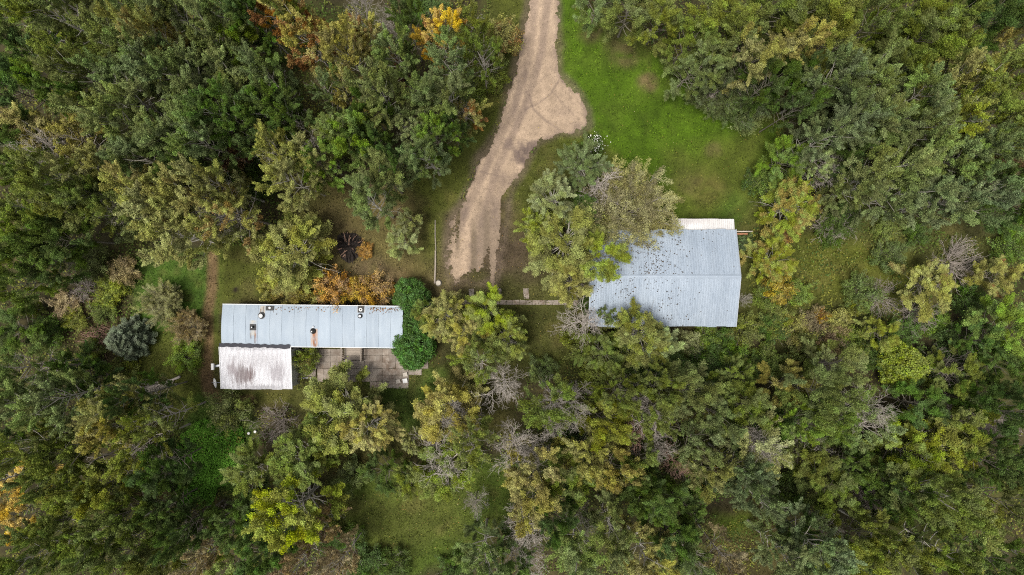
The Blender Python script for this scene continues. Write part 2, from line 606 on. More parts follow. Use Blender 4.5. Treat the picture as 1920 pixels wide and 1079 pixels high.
gx = np.concatenate([[-900, -500, -250, -140, -90, -65], np.arange(-54, 54.01, 0.24), [65, 90, 140, 250, 500, 900]])
gy = np.concatenate([[-900, -500, -250, -140, -80, -45], np.arange(-32, 32.01, 0.24), [45, 80, 140, 250, 500, 900]])
GX, GY = np.meshgrid(gx, gy)
GZ = np.zeros_like(GX) + (fbm(GX, GY, 0.7, 71, 3) - .5) * 0.05 - 0.03
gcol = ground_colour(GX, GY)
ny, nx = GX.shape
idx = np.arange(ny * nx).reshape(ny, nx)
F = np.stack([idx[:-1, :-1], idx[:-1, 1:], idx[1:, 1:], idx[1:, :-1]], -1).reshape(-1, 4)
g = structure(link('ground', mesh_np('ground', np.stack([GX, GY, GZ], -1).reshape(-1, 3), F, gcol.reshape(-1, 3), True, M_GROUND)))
g['label'] = 'uneven grassy and bare soil ground under the whole clearing and wood'

# ------------------------------------------------------------------ gravel driveway
ds = 0.07
dx = np.arange(-6.6, 7.6, ds)
dy = np.arange(0.0, 41.0, ds)
DX, DY = np.meshgrid(dx, dy)
dpx, dpy = DX / H * FPX + CX, -DY / H * FPX + CY
sd = poly_sd(dpx, dpy, DPOLY) / 20.0
nb = fbm(DX, DY, 1.1, 81, 5) - 0.5
nf = fbm(DX, DY, 0.35, 91, 3) - 0.5
nstr = fbm(DX, DY * 0.16, 0.8, 95, 4) - 0.5            # streaks along the wheel tracks
cov = sd + nb * 0.8 + nf * 0.5
low = sstep(350, 430, dpy)                              # the lower end splits into wheel tracks


def strip(x0, x1, y0, y1, xs=0.0):
    xx = dpx + (dpy - 480) * xs
    return sstep(x0 - 5, x0 + 3, xx) * sstep(x1 + 5, x1 - 3, xx) * sstep(y0 - 25, y0 + 10, dpy) * sstep(y1 + 18, y1 - 12, dpy)


worn = np.maximum.reduce([strip(884, 893, 430, 540), strip(907, 918, 395, 540), strip(939, 962, 365, 540) * 1.0, strip(856, 862, 410, 470) * 0.8])
dith = rng.random(DX.shape) - .5
cov = cov - worn * (1.0 + nf * 2.0) * 0.9 - np.where(dpx < 884, sstep(495, 540, dpy), sstep(440, 535, dpy)) * (0.75 + nstr * 4) + low * (dith * .7 + nf * .9) + (1 - low) * dith * .12
keep = cov > 0.0
sand = np.array((0.300, 0.224, 0.158))
c = np.zeros(DX.shape + (3,)) + sand
tone = fbm(DX, DY, 2.2, 101, 5)
c = c * (0.80 + 0.42 * tone)[..., None] * (0.88 + 0.5 * (nstr + .25))[..., None]
mud = np.array((0.115, 0.085, 0.072))


def blend(m, colr):
    global c
    m = np.clip(m, 0, 1)[..., None]
    c = c * (1 - m) + np.array(colr) * m


edge = sstep(0.55, 0.0, sd + nb * .8)
blend(edge * 0.55 * sstep(0.35, 0.6, nf + .5 + .1), mud)
for (mx_, my_, rx, ry, st) in [(985, 288, 26, 20, .9), (955, 272, 12, 16, .7), (1000, 275, 18, 10, .7), (975, 300, 22, 10, .6), (930, 400, 12, 45, .6), (940, 340, 14, 30, .45), (905, 430, 12, 60, .45),
                             (985, 150, 6, 40, .5), (870, 400, 12, 30, .5), (888, 470, 10, 60, .7), (1085, 235, 16, 10, .45), (1060, 210, 26, 10, .25), (965, 215, 8, 30, .3)]:
    d = np.sqrt(((dpx - mx_) / rx) ** 2 + ((dpy - my_) / ry) ** 2) + nb * 2.0 + nf * 1.5
    blend(sstep(1.35, 0.1, d) * st * np.clip(.3 + 1.5 * (nf + .5), 0, 1.3), mud)
for P, w, st in [([(992, 178), (1000, 205), (1022, 226), (1048, 243)], 2.2, .5), ([(1047, 152), (1032, 178), (1010, 194), (985, 205)], 2.0, .4), ([(1035, 172), (1055, 195), (1075, 215)], 1.8, .25),
                 ([(900, 322), (930, 330), (958, 333)], 1.3, .35), ([(1046, 105), (1020, 145), (995, 170), (965, 180)], 1.6, .2), ([(1030, -20), (1015, 100), (985, 200), (930, 320), (905, 420)], 7, .48),
                 ([(1005, -20), (993, 100), (965, 200), (905, 330), (860, 430)], 7, .42)]:
    d = line_d(dpx, dpy, P)
    blend(sstep(w * 1.6, w * .4, d + nf * 2) * st * np.clip(.2 + 1.7 * (nstr + .5), 0, 1.4) , mud * 1.05)
blend(worn * low * 0.7, (0.11, 0.085, 0.055))
blend(low * sstep(884, 900, dpx + nb * 20) * .5, (0.15, 0.115, 0.085))
blend(low * sstep(0.9, 0.0, cov) * .75, (0.135, 0.102, 0.072))
blend(sstep(0.62, 0.75, nf + 0.5) * .35, (0.16, 0.12, 0.09))
grit, streaks = fbm(DX, DY, 0.28, 301, 3), fbm(DX + DY * .35, DY * .25, 0.5, 311, 4)
c = c * (0.90 + .20 * grit)[..., None] * (0.92 + .16 * streaks)[..., None]
pebb = rng.random(DX.shape)
c = c * np.where(pebb > .97, 1.25, np.where(pebb < .03, .6, 1.0))[..., None]
n_r, n_c = DX.shape
idx = np.arange(n_r * n_c).reshape(n_r, n_c)
F = np.stack([idx[:-1, :-1], idx[:-1, 1:], idx[1:, 1:], idx[1:, :-1]], -1)
fk = keep[:-1, :-1] & keep[:-1, 1:] & keep[1:, 1:] & keep[1:, :-1]
F = F[fk]
used = np.unique(F)
rm = np.full(n_r * n_c, -1)
rm[used] = np.arange(len(used))
DZ = 0.012 + (nb * 0.03) + np.minimum(cov, .6) * 0.02
V = np.stack([DX, DY, DZ], -1).reshape(-1, 3)[used]
dr = structure(link('driveway', mesh_np('driveway', V, rm[F], c.reshape(-1, 3)[used], True, M_GRAVEL)))
dr['label'] = 'sandy gravel driveway widening into a turning spur by the lawn'
DRIVE_KEEP = (dx, dy, keep)


def on_drive(X, Y):
    i = np.clip(((X - dx[0]) / ds).astype(int), 0, n_c - 1)
    j = np.clip(((Y - dy[0]) / ds).astype(int), 0, n_r - 1)
    ok = (X > dx[0]) & (X < dx[-1]) & (Y > dy[0]) & (Y < dy[-1])
    return ok & keep[j, i]


# ------------------------------------------------------------------ mobile home
HX, HY, HL, HW, HROT = -17.83, -3.45, 16.17, 3.70, math.radians(-0.7)
ZE, RISE = 2.95, 0.20


def home_loc(x, y, z=3.2):
    p = px(x, y, z)
    a, b = p[0] - HX, p[1] - HY
    return a * math.cos(-HROT) - b * math.sin(-HROT), a * math.sin(-HROT) + b * math.cos(-HROT)


def arch(y):
    return ZE + RISE * (1 - (y / (HW / 2)) ** 2)


home = thing('mobile_home', 'long narrow mobile home with dented blue-grey metal roof and rusty vents', 'mobile home', (HX, HY, 0), HROT)
hl, hw = HL / 2, HW / 2
va, vb, vc, vd, ve, vf = (home_loc(*p) for p in ((474, 614), (490, 592), (505, 578.5), (587, 621), (676, 581), (675, 593)))
RUSTY, BROWN, CREAM = (0.21, 0.078, 0.026), (0.06, 0.032, 0.02), (0.36, 0.31, 0.235)
M_HROOF = m_roof('mobile_home_roof_metal', (0.225, 0.27, 0.32), (0.285, 0.33, 0.375), stains=[
    (va[0] - 0.22, .05, va[1] - 1.15, va[1] + .1, BROWN, .9), (va[0] + 0.2, .07, va[1] - 1.35, va[1] + .1, RUSTY, .95), (va[0] + 0.14, .035, va[1] - 1.6, va[1] - .5, BROWN, .9),
    (va[0], .26, va[1] - .1, va[1] + .6, CREAM, .7), (va[0] - .02, .2, va[1] - .85, va[1] - .1, CREAM, .6),
    (vd[0] + .08, .30, vd[1] - 1.5, vd[1] + .2, (0.34, 0.21, 0.12), .7), (vd[0] + .1, .14, vd[1] - 1.6, vd[1] + .1, RUSTY, 1.0), (vd[0] + .1, .06, vd[1] - 1.6, vd[1] - .5, BROWN, .6),
    (vb[0] + .04, .22, vb[1], vb[1] + .85, CREAM, .8), (vb[0] + .12, .05, vb[1], vb[1] + .8, BROWN, .7), (vb[0] - .12, .04, vb[1], vb[1] + .6, BROWN, .7),
    (ve[0], .35, ve[1] - .4, ve[1] + .4, CREAM, .35)], scratches=0.75, rough=0.65, metal=0.1)

mb = MB().box(-hl + .12, hl - .12, -hw + .1, hw - .1, 0.55, 2.86)
walls = mb.build('wall', M_SIDING, home)
MB().box(-hl + .2, hl - .2, -hw + .18, hw - .18, -0.05, 0.55).build('skirting', M_PLANK, home)
npan = 15
pw = HL / npan
ys = np.linspace(-hw, hw, 15)
for i in range(npan):
    x0, x1 = -hl + i * pw, -hl + (i + 1) * pw - 0.002
    prof = [(x0, 0.0), (x0 + .25 * pw, .012), (x0 + .5 * pw, .004), (x0 + .75 * pw, .012), (x1 - .045, 0.0), (x1 - .042, .028), (x1, .028), (x1, -.03)]
    V, F = [], []
    for y in ys:
        for (x, dz) in prof:
            V.append((x + (0.02 * math.sin(y * 1.3) if i == 0 and x == x0 else 0), y, arch(y) + dz + .006 * math.sin(3 * y + i * 2.1)))
    k = len(prof)
    for j in range(len(ys) - 1):
        for q in range(k - 1):
            a = j * k + q
            F.append((a, a + 1, a + k + 1, a + k))
    MB().add(V, F).build('roof_panel', M_HROOF, home)
for s in (-1, 1):      # gable infill and eave trims
    V = [(s * (hl - .10), y, z) for y in ys for z in (2.8, arch(y) - .035)]
    F = [(2 * j, 2 * j + 2, 2 * j + 3, 2 * j + 1) for j in range(len(ys) - 1)]
    MB().add(V, F).build('gable_end', M_SIDING, home)
    MB().box(-hl, hl, s * hw - (.05 if s < 0 else -.003), s * hw + (.05 if s > 0 else -.003), ZE - .11, ZE + .015).build('eave_trim', M_WHITE, home)
for (x, w) in ((-3.2, 1.2), (1.2, 1.0), (5.4, 1.2)):
    wd = MB().box(x - w / 2, x + w / 2, -hw + .06, -hw + .1, 1.35, 2.3).build('window', M_GLASS, home)
    MB().box(x - w / 2 - .06, x + w / 2 + .06, -hw + .04, -hw + .058, 1.27, 1.35).build('sill', M_WHITE, wd)
dd = MB().box(2.55, 3.45, -hw + .05, -hw + .098, .6, 2.6).build('door', M_WHITE, home)


def roof_vent(kind, c, size, parent):
    z = arch(c[1])
    if kind == 'square':
        b = MB().box(c[0] - size, c[0] + size, c[1] - size, c[1] + size, z - .03, z + .06).build('vent_flashing', M_BLACK, parent)
        MB().lathe([(.11, .06), (.11, .3), (.06, .32)], 12, (c[0], c[1], z)).build('vent_pipe', M_BLACK, b)
        MB().lathe([(.05, .3), (.055, .34), (.0, .36)], 10, (c[0], c[1], z + .01)).build('vent_cap', M_WHITE, b)
    elif kind == 'white':
        b = MB().lathe([(size + .1, -.04), (size + .09, .05), (size, .06)], 18, (c[0], c[1], z)).build('vent_flashing', M_BLACK, parent)
        MB().lathe([(size * .5, .06), (size * .5, .2), (size * .82, .22), (size * .8, .3), (size * .3, .36)], 18, (c[0], c[1] - .02, z)).build('vent_cap', M_WHITE, b)
    elif kind == 'dome':
        b = MB().lathe([(size + .05, -.04), (size, .06), (size * .9, .22), (size * .5, .34), (.05, .38)], 16, (c[0], c[1], z)).build('vent_flashing', M_BLACK, parent)
        MB().lathe([(.06, .36), (.06, .42), (.02, .44)], 10, (c[0] - .04, c[1] - .03, z)).build('vent_cap', M_WHITE, b)
        MB().lathe([(.11, -.02), (.1, .14), (.02, .16)], 10, (c[0], c[1] + size + .12, z)).build('vent_stub', M_GREYMETAL, b)
    elif kind == 'box':
        b = MB().box(c[0] - .36, c[0] + .36, c[1] - .2, c[1] + .2, z - .06, z + .1).build('vent_flashing', M_BLACK, parent)
        MB().lathe([(.1, .1), (.1, .22), (.02, .24)], 12, (c[0] + .03, c[1] + .04, z)).build('vent_cap', M_WHITE, b)
    elif kind == 'eye':
        b = MB().box(c[0] - .27, c[0] + .27, c[1] - .27, c[1] + .3, z - .05, z + .08).build('vent_flashing', M_BLACK, parent)
        MB().lathe([(.16, .08), (.16, .16), (.1, .18)], 14, (c[0], c[1], z)).build('vent_ring', M_WHITE, b)
        MB().lathe([(.075, .17), (.07, .22), (.05, .23)], 12, (c[0], c[1], z)).build('vent_stub', M_BLACK, b)
    else:
        b = MB().lathe([(size, -.03), (size, .12), (size * .6, .2)], 14, (c[0], c[1], z)).build('vent_flashing', M_BLACK, parent)
        MB().lathe([(size * .55, .2), (size * .5, .24), (.02, .25)], 12, (c[0], c[1], z)).build('vent_cap', M_GREYMETAL, b)


roof_vent('square', va, .27, home)
roof_vent('white', vb, .22, home)
roof_vent('box', vc, .2, home)
roof_vent('dome', vd, .24, home)
roof_vent('eye', ve, .2, home)
roof_vent('cap', vf, .21, home)

# addition with the white corrugated roof (attached: part of the same home)
add = thing('addition', 'flat-roofed addition with stained white corrugated metal roof joined to the mobile home', 'addition', (-22.98, -7.12, 0), HROT * .4)
AW, A0, A1, ZH, ZL = 6.36, 1.92, -2.02, 2.97, 2.50


def az_(y):
    return ZL + (ZH - ZL) * (y - A1) / (A0 - A1)


M_AROOF = m_roof('white_corrugated_roof', (0.56, 0.56, 0.585), (0.49, 0.485, 0.505), dirt=[
    (-1.15, -.75, 1.3, 1.25, (0.115, 0.085, 0.085), .9), (-2.1, -.2, .65, 1.1, (0.22, 0.19, 0.20), .8), (-.45, -.6, .45, 1.3, (0.115, 0.08, 0.08), .8), (1.9, -.5, 1.1, 1.2, (0.25, 0.23, 0.245), .75),
    (.3, -1.9, 3.4, .45, (0.25, 0.245, 0.26), .8), (0.4, .6, 2.9, 1.0, (0.33, 0.32, 0.33), .5), (0, 1.7, 3.2, .3, (0.2, 0.2, 0.21), .5)], rough=0.5, metal=0.0, ribs=2 * math.pi * 8 / .9086)
MB().box(-AW / 2 + .15, AW / 2 - .15, A1 + .15, A0 - .35, -.05, 2.44).build('wall', M_SIDING, add)
V = []
for x in (-AW / 2 + .1, AW / 2 - .1):
    for y in (A1 + .08, A0 - .3):
        V += [(x, y, 2.36), (x, y, az_(y) - .035)]
MB().add(V, [(0, 1, 3, 2), (4, 6, 7, 5), (0, 4, 5, 1), (2, 3, 7, 6), (1, 5, 7, 3), (0, 2, 6, 4)]).build('roof_deck', M_PLANK, add)
nsh = 7
sw = AW / nsh
for i in range(nsh):
    x0 = -AW / 2 + i * sw
    V, F = [], []
    k = 41
    yy = [A1 - .03 * (i % 2) - .01 * i % .03, A1 + 1.3, A1 + 2.6, A0 + .06]
    for y in yy:
        for q in range(k):
            u = q / (k - 1)
            V.append((x0 + u * (sw - .002), y, az_(y) + .017 * math.sin(u * 2 * math.pi * 8 + .9) + (.006 if i % 2 else 0) + .015))
    for j in range(len(yy) - 1):
        for q in range(k - 1):
            a = j * k + q
            F.append((a, a + 1, a + k + 1, a + k))
    MB().add(V, F).build('roof_sheet', M_AROOF, add)
# tar strip sealing the junction, in uneven lengths
for i, (x0, x1, y0, y1) in enumerate([(-3.16, -1.2, 1.80, 2.13), (-1.2, -.1, 1.74, 2.09), (-.1, .75, 1.76, 2.05), (.75, 1.05, 1.80, 2.05), (1.05, 2.2, 1.72, 2.02), (2.2, 3.14, 1.66, 2.03)]):
    V = []
    n = 7
    for j in range(n):
        u = x0 + (x1 - x0) * j / (n - 1)
        V += [(u, y0 + .03 * math.sin(7 * u + i), 3.035 + .003 * i), (u, y1 + .035 * math.sin(9 * u), 3.095 + .003 * i)]
    W = [(a, b, cc - .05) for (a, b, cc) in V]
    F = [(2 * j, 2 * j + 2, 2 * j + 3, 2 * j + 1) for j in range(n - 1)]
    o = 2 * n
    F += [(2 * j, 2 * j + o, 2 * j + 2 + o, 2 * j + 2) for j in range(n - 1)]
    F += [(2 * j + 1, 2 * j + 3, 2 * j + 3 + o, 2 * j + 1 + o) for j in range(n - 1)]
    MB().add(V + W, F).build('tar_strip', M_TAR, add)
for s in (-1, 1):
    MB().bar((s * (AW / 2 + .02), A1, ZL + .02), (s * (AW / 2 + .02), A0 - .1, az_(A0 - .1) + .02), .05, .14).build('verge_trim', M_WHITE, add)
MB().box(-AW / 2, AW / 2, A1 + .02, A1 + .07, ZL - .16, ZL - .035).build('eave_trim', M_WHITE, add)
MB().box(AW / 2 - .148, AW / 2 - .10, -1.3, -.4, .5, 2.35).build('door', M_WHITE, add)
# stove flue sticking out of the wall, satellite dish on its arm
p = px(402, 687, 2.2)
flue = MB().tube([(-25.95, p[1] + .1, 2.1), (p[0] + .12, p[1], 2.15)], [.11, .11], 10)
flue.tube([(p[0], p[1] - .02, 1.7), (p[0], p[1] - .02, 2.65)], [.12, .12], 12)
flue.lathe([(.12, 0), (.24, .02), (.22, .09), (.03, .14)], 14, (p[0], p[1] - .02, 2.66))
fl = thing('stove_flue', 'short grey stove flue with white cap sticking out beside the addition', 'flue', (0, 0, 0))
MB().tube([(-26.2, p[1] + .1, 2.1), (p[0] + .1, p[1], 2.15)], [.12, .12], 10).build('pipe', M_GREYMETAL, fl)
MB().tube([(p[0], p[1] - .02, 0), (p[0], p[1] - .02, 2.5)], [.11, .11], 12).build('riser', M_GREYMETAL, fl)
MB().tube([(p[0], p[1] - .28, 2.55), (p[0], p[1] + .28, 2.55)], [.15, .15], 12).build('cap', M_WHITE, fl)
p = px(405.5, 718, 2.3)
dish = thing('satellite_dish', 'white satellite dish on a bracket beside the addition', 'satellite dish', (p[0], p[1], 0))
V, F = [], []
for j in range(5):
    r = .44 * j / 4
    for i in range(20):
        a = 2 * math.pi * i / 20
        V.append((r * math.cos(a), r * math.sin(a) * 1.0, .30 * r * r * 2))
F = [(j * 20 + i, j * 20 + (i + 1) % 20, (j + 1) * 20 + (i + 1) % 20, (j + 1) * 20 + i) for j in range(4) for i in range(20)]
V2 = [(a, b, cc - .012) for (a, b, cc) in V]
d_ = MB().add(V, F).add(V2, [f[::-1] for f in F]).build('reflector', M_WHITE, dish)
d_.location = (0, 0, 2.3)
d_.rotation_euler = (math.radians(8), math.radians(-50), 0)
MB().tube([(.02, 0, 2.28), (.25, 0.0, 2.2), (.62, 0.0, 2.2)], [.03, .03, .03], 8).build('bracket', M_GREYMETAL, dish)
MB().tube([(.05, 0, 2.05), (-.3, .02, 2.25), (-.36, .02, 2.42)], [.015, .015, .015], 6).build('feed_arm', M_GREYMETAL, dish)
MB().box(.55, .66, -.1, .1, 0.0, 2.35).build('mast', M_GREYMETAL, dish)

# ------------------------------------------------------------------ barn
BX0, BX1, BYN, BYS, BZE, BZR = 6.85, 20.02, 5.20, -3.50, 3.0, 4.27
BYR = (BYN + BYS) / 2 + .1
barn = thing('barn', 'metal roofed barn with ribbed blue-grey gable roof and white lean-to strip', 'barn', ((BX0 + BX1) / 2, BYR, 0))
bh = (BX1 - BX0) / 2
yn, ysb = BYN - BYR, BYS - BYR
M_BROOF = m_roof('barn_roof_metal', (0.232, 0.276, 0.330), (0.292, 0.338, 0.392), rough=0.62, metal=0.12, rnd=.05)
MB().box(-bh + .25, bh - .25, ysb + .25, yn - .25, -.05, 2.86).build('wall', M_BARNWALL, barn)
for s in (-1, 1):
    x = s * (bh - .25)
    MB().add([(x, ysb + .25, 2.861), (x, yn - .25, 2.861), (x, 0, BZR - .12), (x - s * .08, ysb + .25, 2.861), (x - s * .08, yn - .25, 2.861), (x - s * .08, 0, BZR - .12)],
             [(0, 1, 2), (3, 5, 4), (0, 3, 4, 1), (1, 4, 5, 2), (2, 5, 3, 0)]).build('gable_end', M_BARNWALL, barn)
nsh = 15
sw = 2 * bh / nsh
for side, ye in ((1, yn), (-1, ysb)):
    for i in range(nsh):
        x0 = -bh + i * sw
        prof = []
        for q in range(4):
            a = x0 + (q + .5) * sw / 4
            prof += [(a - .055, 0), (a - .025, .034), (a + .025, .034), (a + .055, 0)]
        prof = [(x0, 0)] + prof + [(x0 + sw - .002, 0)]
        V, F = [], []
        nst = 5
        dev = random.uniform(-.012, .012)
        for j in range(nst):
            t = j / (nst - 1)
            y = ye * (1 + (dev if t == 1 else 0)) * t
            for (x, dz) in prof:
                V.append((x, y, BZR + (BZE - BZR) * t + dz))
        k = len(prof)
        for j in range(nst - 1):
            for q in range(k - 1):
                a = j * k + q
                f = (a, a + 1, a + k + 1, a + k)
                F.append(f if side < 0 else f[::-1])
        MB().add(V, F).build('roof_sheet', M_BROOF, barn)
    V = [(-bh + .03, 0, BZR - .03), (bh - .03, 0, BZR - .03), (bh - .03, ye * .985, BZE - .02), (-bh + .03, ye * .985, BZE - .02)]
    V += [(a, b, cc - .1) for (a, b, cc) in V]
    MB().add(V, [(0, 1, 2, 3), (7, 6, 5, 4), (0, 4, 5, 1), (1, 5, 6, 2), (2, 6, 7, 3), (3, 7, 4, 0)]).build('roof_deck', M_PLANK, barn)
for s in (-1, 1):   # barge boards on the gables
    for ye in (yn, ysb):
        MB().bar((s * (bh + .015), .0, BZR - .03), (s * (bh + .015), ye, BZE - .03), .04, .16).build('barge_board', M_GREYMETAL, barn)
# ridge cap in three lengths
for i in range(3):
    x0, x1 = -bh + i * 2 * bh / 3, -bh + (i + 1) * 2 * bh / 3 + (.08 if i < 2 else 0)
    z = BZR + .046 + .003 * i
    sl = (BZR - BZE) / yn
    V = []
    for x in (x0, x1):
        V += [(x, -.17, z - .17 * sl), (x, -.03, z + .012), (x, .03, z + .012), (x, .17, z - .17 * sl)]
    MB().add(V, [(0, 4, 5, 1), (1, 5, 6, 2), (2, 6, 7, 3)]).build('ridge_cap', M_BROOF, barn)
# white lean-to strip along the north eave
M_LEAN = m_roof('weathered_white_sheet', (0.50, 0.495, 0.49), (0.42, 0.41, 0.41), dirt=[(2.2, 5.1, 3.5, .5, (0.33, 0.30, 0.29), .7), (4.8, 4.9, 2.2, .6, (0.42, 0.40, 0.38), .5)], rough=.6, metal=0.0)
ly0, ly1 = yn - .28, 6.20 - BYR
lx0, lx1 = 3.9 - bh + bh * .55, 20.0 - (BX0 + BX1) / 2
n = 4
for i in range(n):
    x0, x1 = lx0 + (lx1 - lx0) * i / n, lx0 + (lx1 - lx0) * (i + 1) / n - .003
    V, F = [], []
    k = 25
    for y, z in ((ly0, 2.72), (ly1 + random.uniform(-.03, .03), 2.5)):
        for q in range(k):
            u = q / (k - 1)
            V.append((x0 + u * (x1 - x0), y, z + .012 * math.sin(u * 2 * math.pi * 8) + .006 * (i % 2)))
    F = [(q + 1, q, q + k, q + k + 1) for q in range(k - 1)]
    MB().add(V, F).build('lean_to_sheet', M_LEAN, barn)
MB().box(lx0, lx1, ly1 - .12, ly1 - .04, 2.36, 2.46).build('lean_to_beam', M_PALEWOOD, barn)
for u in (0.02, .5, .98):
    x = lx0 + (lx1 - lx0) * u
    MB().box(x - .06, x + .06, ly1 - .14, ly1 - .02, -.05, 2.355).build('post', M_PALEWOOD, barn)
MB().box(-3.9, -1.1, ysb + .2, ysb + .245, .0, 2.4).build('door', M_WHITE, barn)

# boards leaning out past the barn gable
a, b = px(1380, 434, .5), px(1411, 434, .5)
tag(MB().box(a[0] - .9, b[0], a[1] - .06, a[1] + .03, -.03, .52).build('pale_board', M_PALEWOOD), 'long pale board stood on edge past the barn gable', 'board')
a, b = px(1380, 437, .4), px(1402, 437, .4)
tag(MB().box(a[0] - .9, b[0], a[1] - .18, a[1] - .02, -.03, .42).build('rusty_board', M_REDWOOD), 'rusty brown board stood beside the pale board past the barn gable', 'board')

# ------------------------------------------------------------------ patio pavers, steps, path
patio = structure(link('patio', None))
patio.location = (-18.3, -5.75, 0)
patio['label'] = 'patio of stained concrete pavers between the mobile home and the yard'
PS = 0.615
pav = MB().box(-PS / 2 + .011, PS / 2 - .011, -PS / 2 + .011, PS / 2 - .011, -.06, .05)
# bevelled top
PV = pav.mesh('paver', M_PAVER)
PPOLY = [(556, 648), (804, 648), (806, 688), (788, 698), (770, 706), (768, 722), (700, 722), (660, 718), (600, 716), (592, 690), (556, 690)]
for r in range(6):
    for q in range(-3, 18):
        x, y = q * PS + PS / 2 + (.06 if q < 9 else .0), -(r * PS + PS / 2)
        w = np.array([x - 18.3, y - 5.75])
        pxx, pyy = w[0] / H * FPX + CX, -w[1] / H * FPX + CY
        if poly_sd(np.array(pxx), np.array(pyy), PPOLY) < -1:
            continue
        if -18.6 + 2.9 < w[0] < -13.2 and r == 0 and 642 < pxx < 684:
            continue
        o = link('paver', PV, patio)
        o.location = (x + random.uniform(-.012, .012), y + random.uniform(-.012, .012), random.uniform(-.008, .010))
        o.rotation_euler = (random.uniform(-.012, .012), random.uniform(-.012, .012), random.uniform(-.02, .02))

path = structure(link('garden_path', None))
path.location = (-1.5, -1.3, 0)
path['label'] = 'narrow slab path running between the mobile home and the barn with short spurs'
SL = MB().box(-.29, .29, -.215, .215, -.05, .035).mesh('slab', M_PAVER)
PD = MB().box(-.25, .25, -.25, .25, -.05, .035).mesh('pad', M_PAVER)
for i in range(19):
    p = px(870 + i * 12.2, 566.5 + .08 * i)
    o = link('slab', SL, path)
    o.location = (p[0] + 1.5, p[1] + 1.3 + random.uniform(-.02, .02), random.uniform(-.006, .006))
    o.rotation_euler = (0, 0, random.uniform(-.03, .03))
for (x, y) in ((884, 547), (884, 557), (935, 546), (935, 556), (986, 546), (987, 555.5)):
    p = px(x, y)
    o = link('slab', PD, path)
    o.location = (p[0] + 1.5, p[1] + 1.3, random.uniform(-.006, .006))
    o.rotation_euler = (0, 0, random.uniform(-.05, .05))

# wooden landing with steps at the door
p = px(662, 664, .5)
deck = thing('door_landing', 'grey plank landing with handrails at the mobile home door', 'landing', (p[0], p[1], 0), HROT)
for i in range(6):
    y = .62 - i * .215
    MB().box(-.82, .82, y - .1, y + .1, .46, .50).build('plank', M_PLANK, deck)
for i in range(2):
    MB().box(-.5 + .1 * i, .95, -.93 - .26 * i, -.68 - .26 * i, .26 - .16 * i, .30 - .16 * i).build('step', M_PLANK, deck)
for s in (-1, 1):
    for y in (.6, -.55):
        MB().box(s * .9 - .05, s * .9 + .05, y - .05, y + .05, .0, 1.3).build('post', M_PLANK, deck)
    MB().box(s * .9 - .07, s * .9 + .07, -.62, .68, 1.302, 1.35).build('handrail', M_PLANK, deck)
    for j in range(6):
        y = -.4 + j * .17
        MB().box(s * .9 - .02, s * .9 + .02, y - .03, y + .03, .46, 1.30).build('baluster', M_PLANK, deck)
MB().box(-.84, .84, -.52, .7, .0, .455).build('frame', M_PLANK, deck)

p = px(553, 707, .6)
st = thing('side_steps', 'small weathered wooden steps with rail at the side of the addition', 'steps', (p[0], p[1], 0), math.radians(8))
for i in range(3):
    MB().box(-.32 + .0 * i, .32, -.5 + .32 * i, -.21 + .32 * i, .52, .56).build('plank', M_PLANK, st)
MB().box(-.3, .3, -.5, .4, 0, .518).build('frame', M_PALEWOOD, st)
MB().bar((-.3, .47, 1.15), (.36, .62, 1.15), .07, .06).build('handrail', M_TAR, st)
MB().box(-.36, -.28, .43, .51, 0, 1.12).build('post', M_PALEWOOD, st)
MB().box(.30, .38, .56, .64, 0, 1.12).build('post', M_PALEWOOD, st)
p = px(577, 697, .2)
pl = thing('low_deck', 'low grey plank platform beside the yellow-green vine on the patio', 'platform', (p[0], p[1], 0), math.radians(-3))
for i in range(6):
    MB().box(-.75 + i * .25, -.52 + i * .25, -.45, .5, .1, .14).build('plank', M_PLANK, pl)
MB().box(-.74, .73, -.4, .45, -.02, .098).build('frame', M_PLANK, pl)
p, q = px(559, 710, .3), px(582, 709.5, .3)
tag(MB().tube([(p[0], p[1], .04), (q[0], q[1], .04)], [.05, .05], 8).build('white_pipe', M_WHITE), 'white pipe lying at the foot of the low plank platform', 'pipe')
for (x, y, r, nm, lb) in ((760, 714, .22, 'white_block', 'white concrete block on the broken corner of the patio'), (747, 715, .2, 'pale_block', 'pale tan block beside the white block on the patio corner'), (760, 702, .2, 'pale_block', 'pale slab tilted at the patio edge above the white block')):
    p = px(x, y, .1)
    o = MB().box(-r, r, -r * .9, r * .9, -.12, .12).build(nm, M_WHITE if nm[0] == 'w' else M_STONE)
    o.location = (p[0], p[1], .14)
    o.rotation_euler = (random.uniform(-.1, .1), random.uniform(-.1, .1), .2)
    tag(o, lb, 'block')

# ------------------------------------------------------------------ small yard things
p, q = px(815, 532, .1), px(816.5, 470, .1)
pole = thing('fence_rail', 'long thin pale rail lying on the grass beside the driveway', 'rail')
MB().tube([p + [0, 0, .02], (p + q) / 2 + [.03, 0, .02], q + [0, 0, .02]], [.085, .08, .07], 7).build('pale_length', M_PLANK, pole)
r_ = px(816, 413, .1)
MB().tube([q + [.03, .05, .0], (q + r_) / 2 + [-.02, 0, 0], r_], [.06, .055, .05], 7).build('dark_length', M_BARK, pole)
p = px(822, 531, .2)
stp = thing('tree_stump', 'small pale sawn stump at the end of the thin rail', 'stump', (p[0], p[1], 0))
MB().lathe([(.34, -.04), (.27, .08), (.25, .28)], 14).build('bark', M_BARK, stp)
MB().lathe([(.23, .28), (.21, .295)], 14).build('sawn_face', M_PALEWOOD, stp)
p = px(897, 643, .6)
bar_ = thing('burn_barrel', 'rusty red-brown steel barrel in the shade on the back lawn', 'barrel', (p[0], p[1], 0))
MB().lathe([(.29, -.03), (.29, .28), (.305, .3), (.29, .32), (.29, .6), (.305, .62), (.29, .64), (.29, .88)], 18).build('drum', M_RUST, bar_)
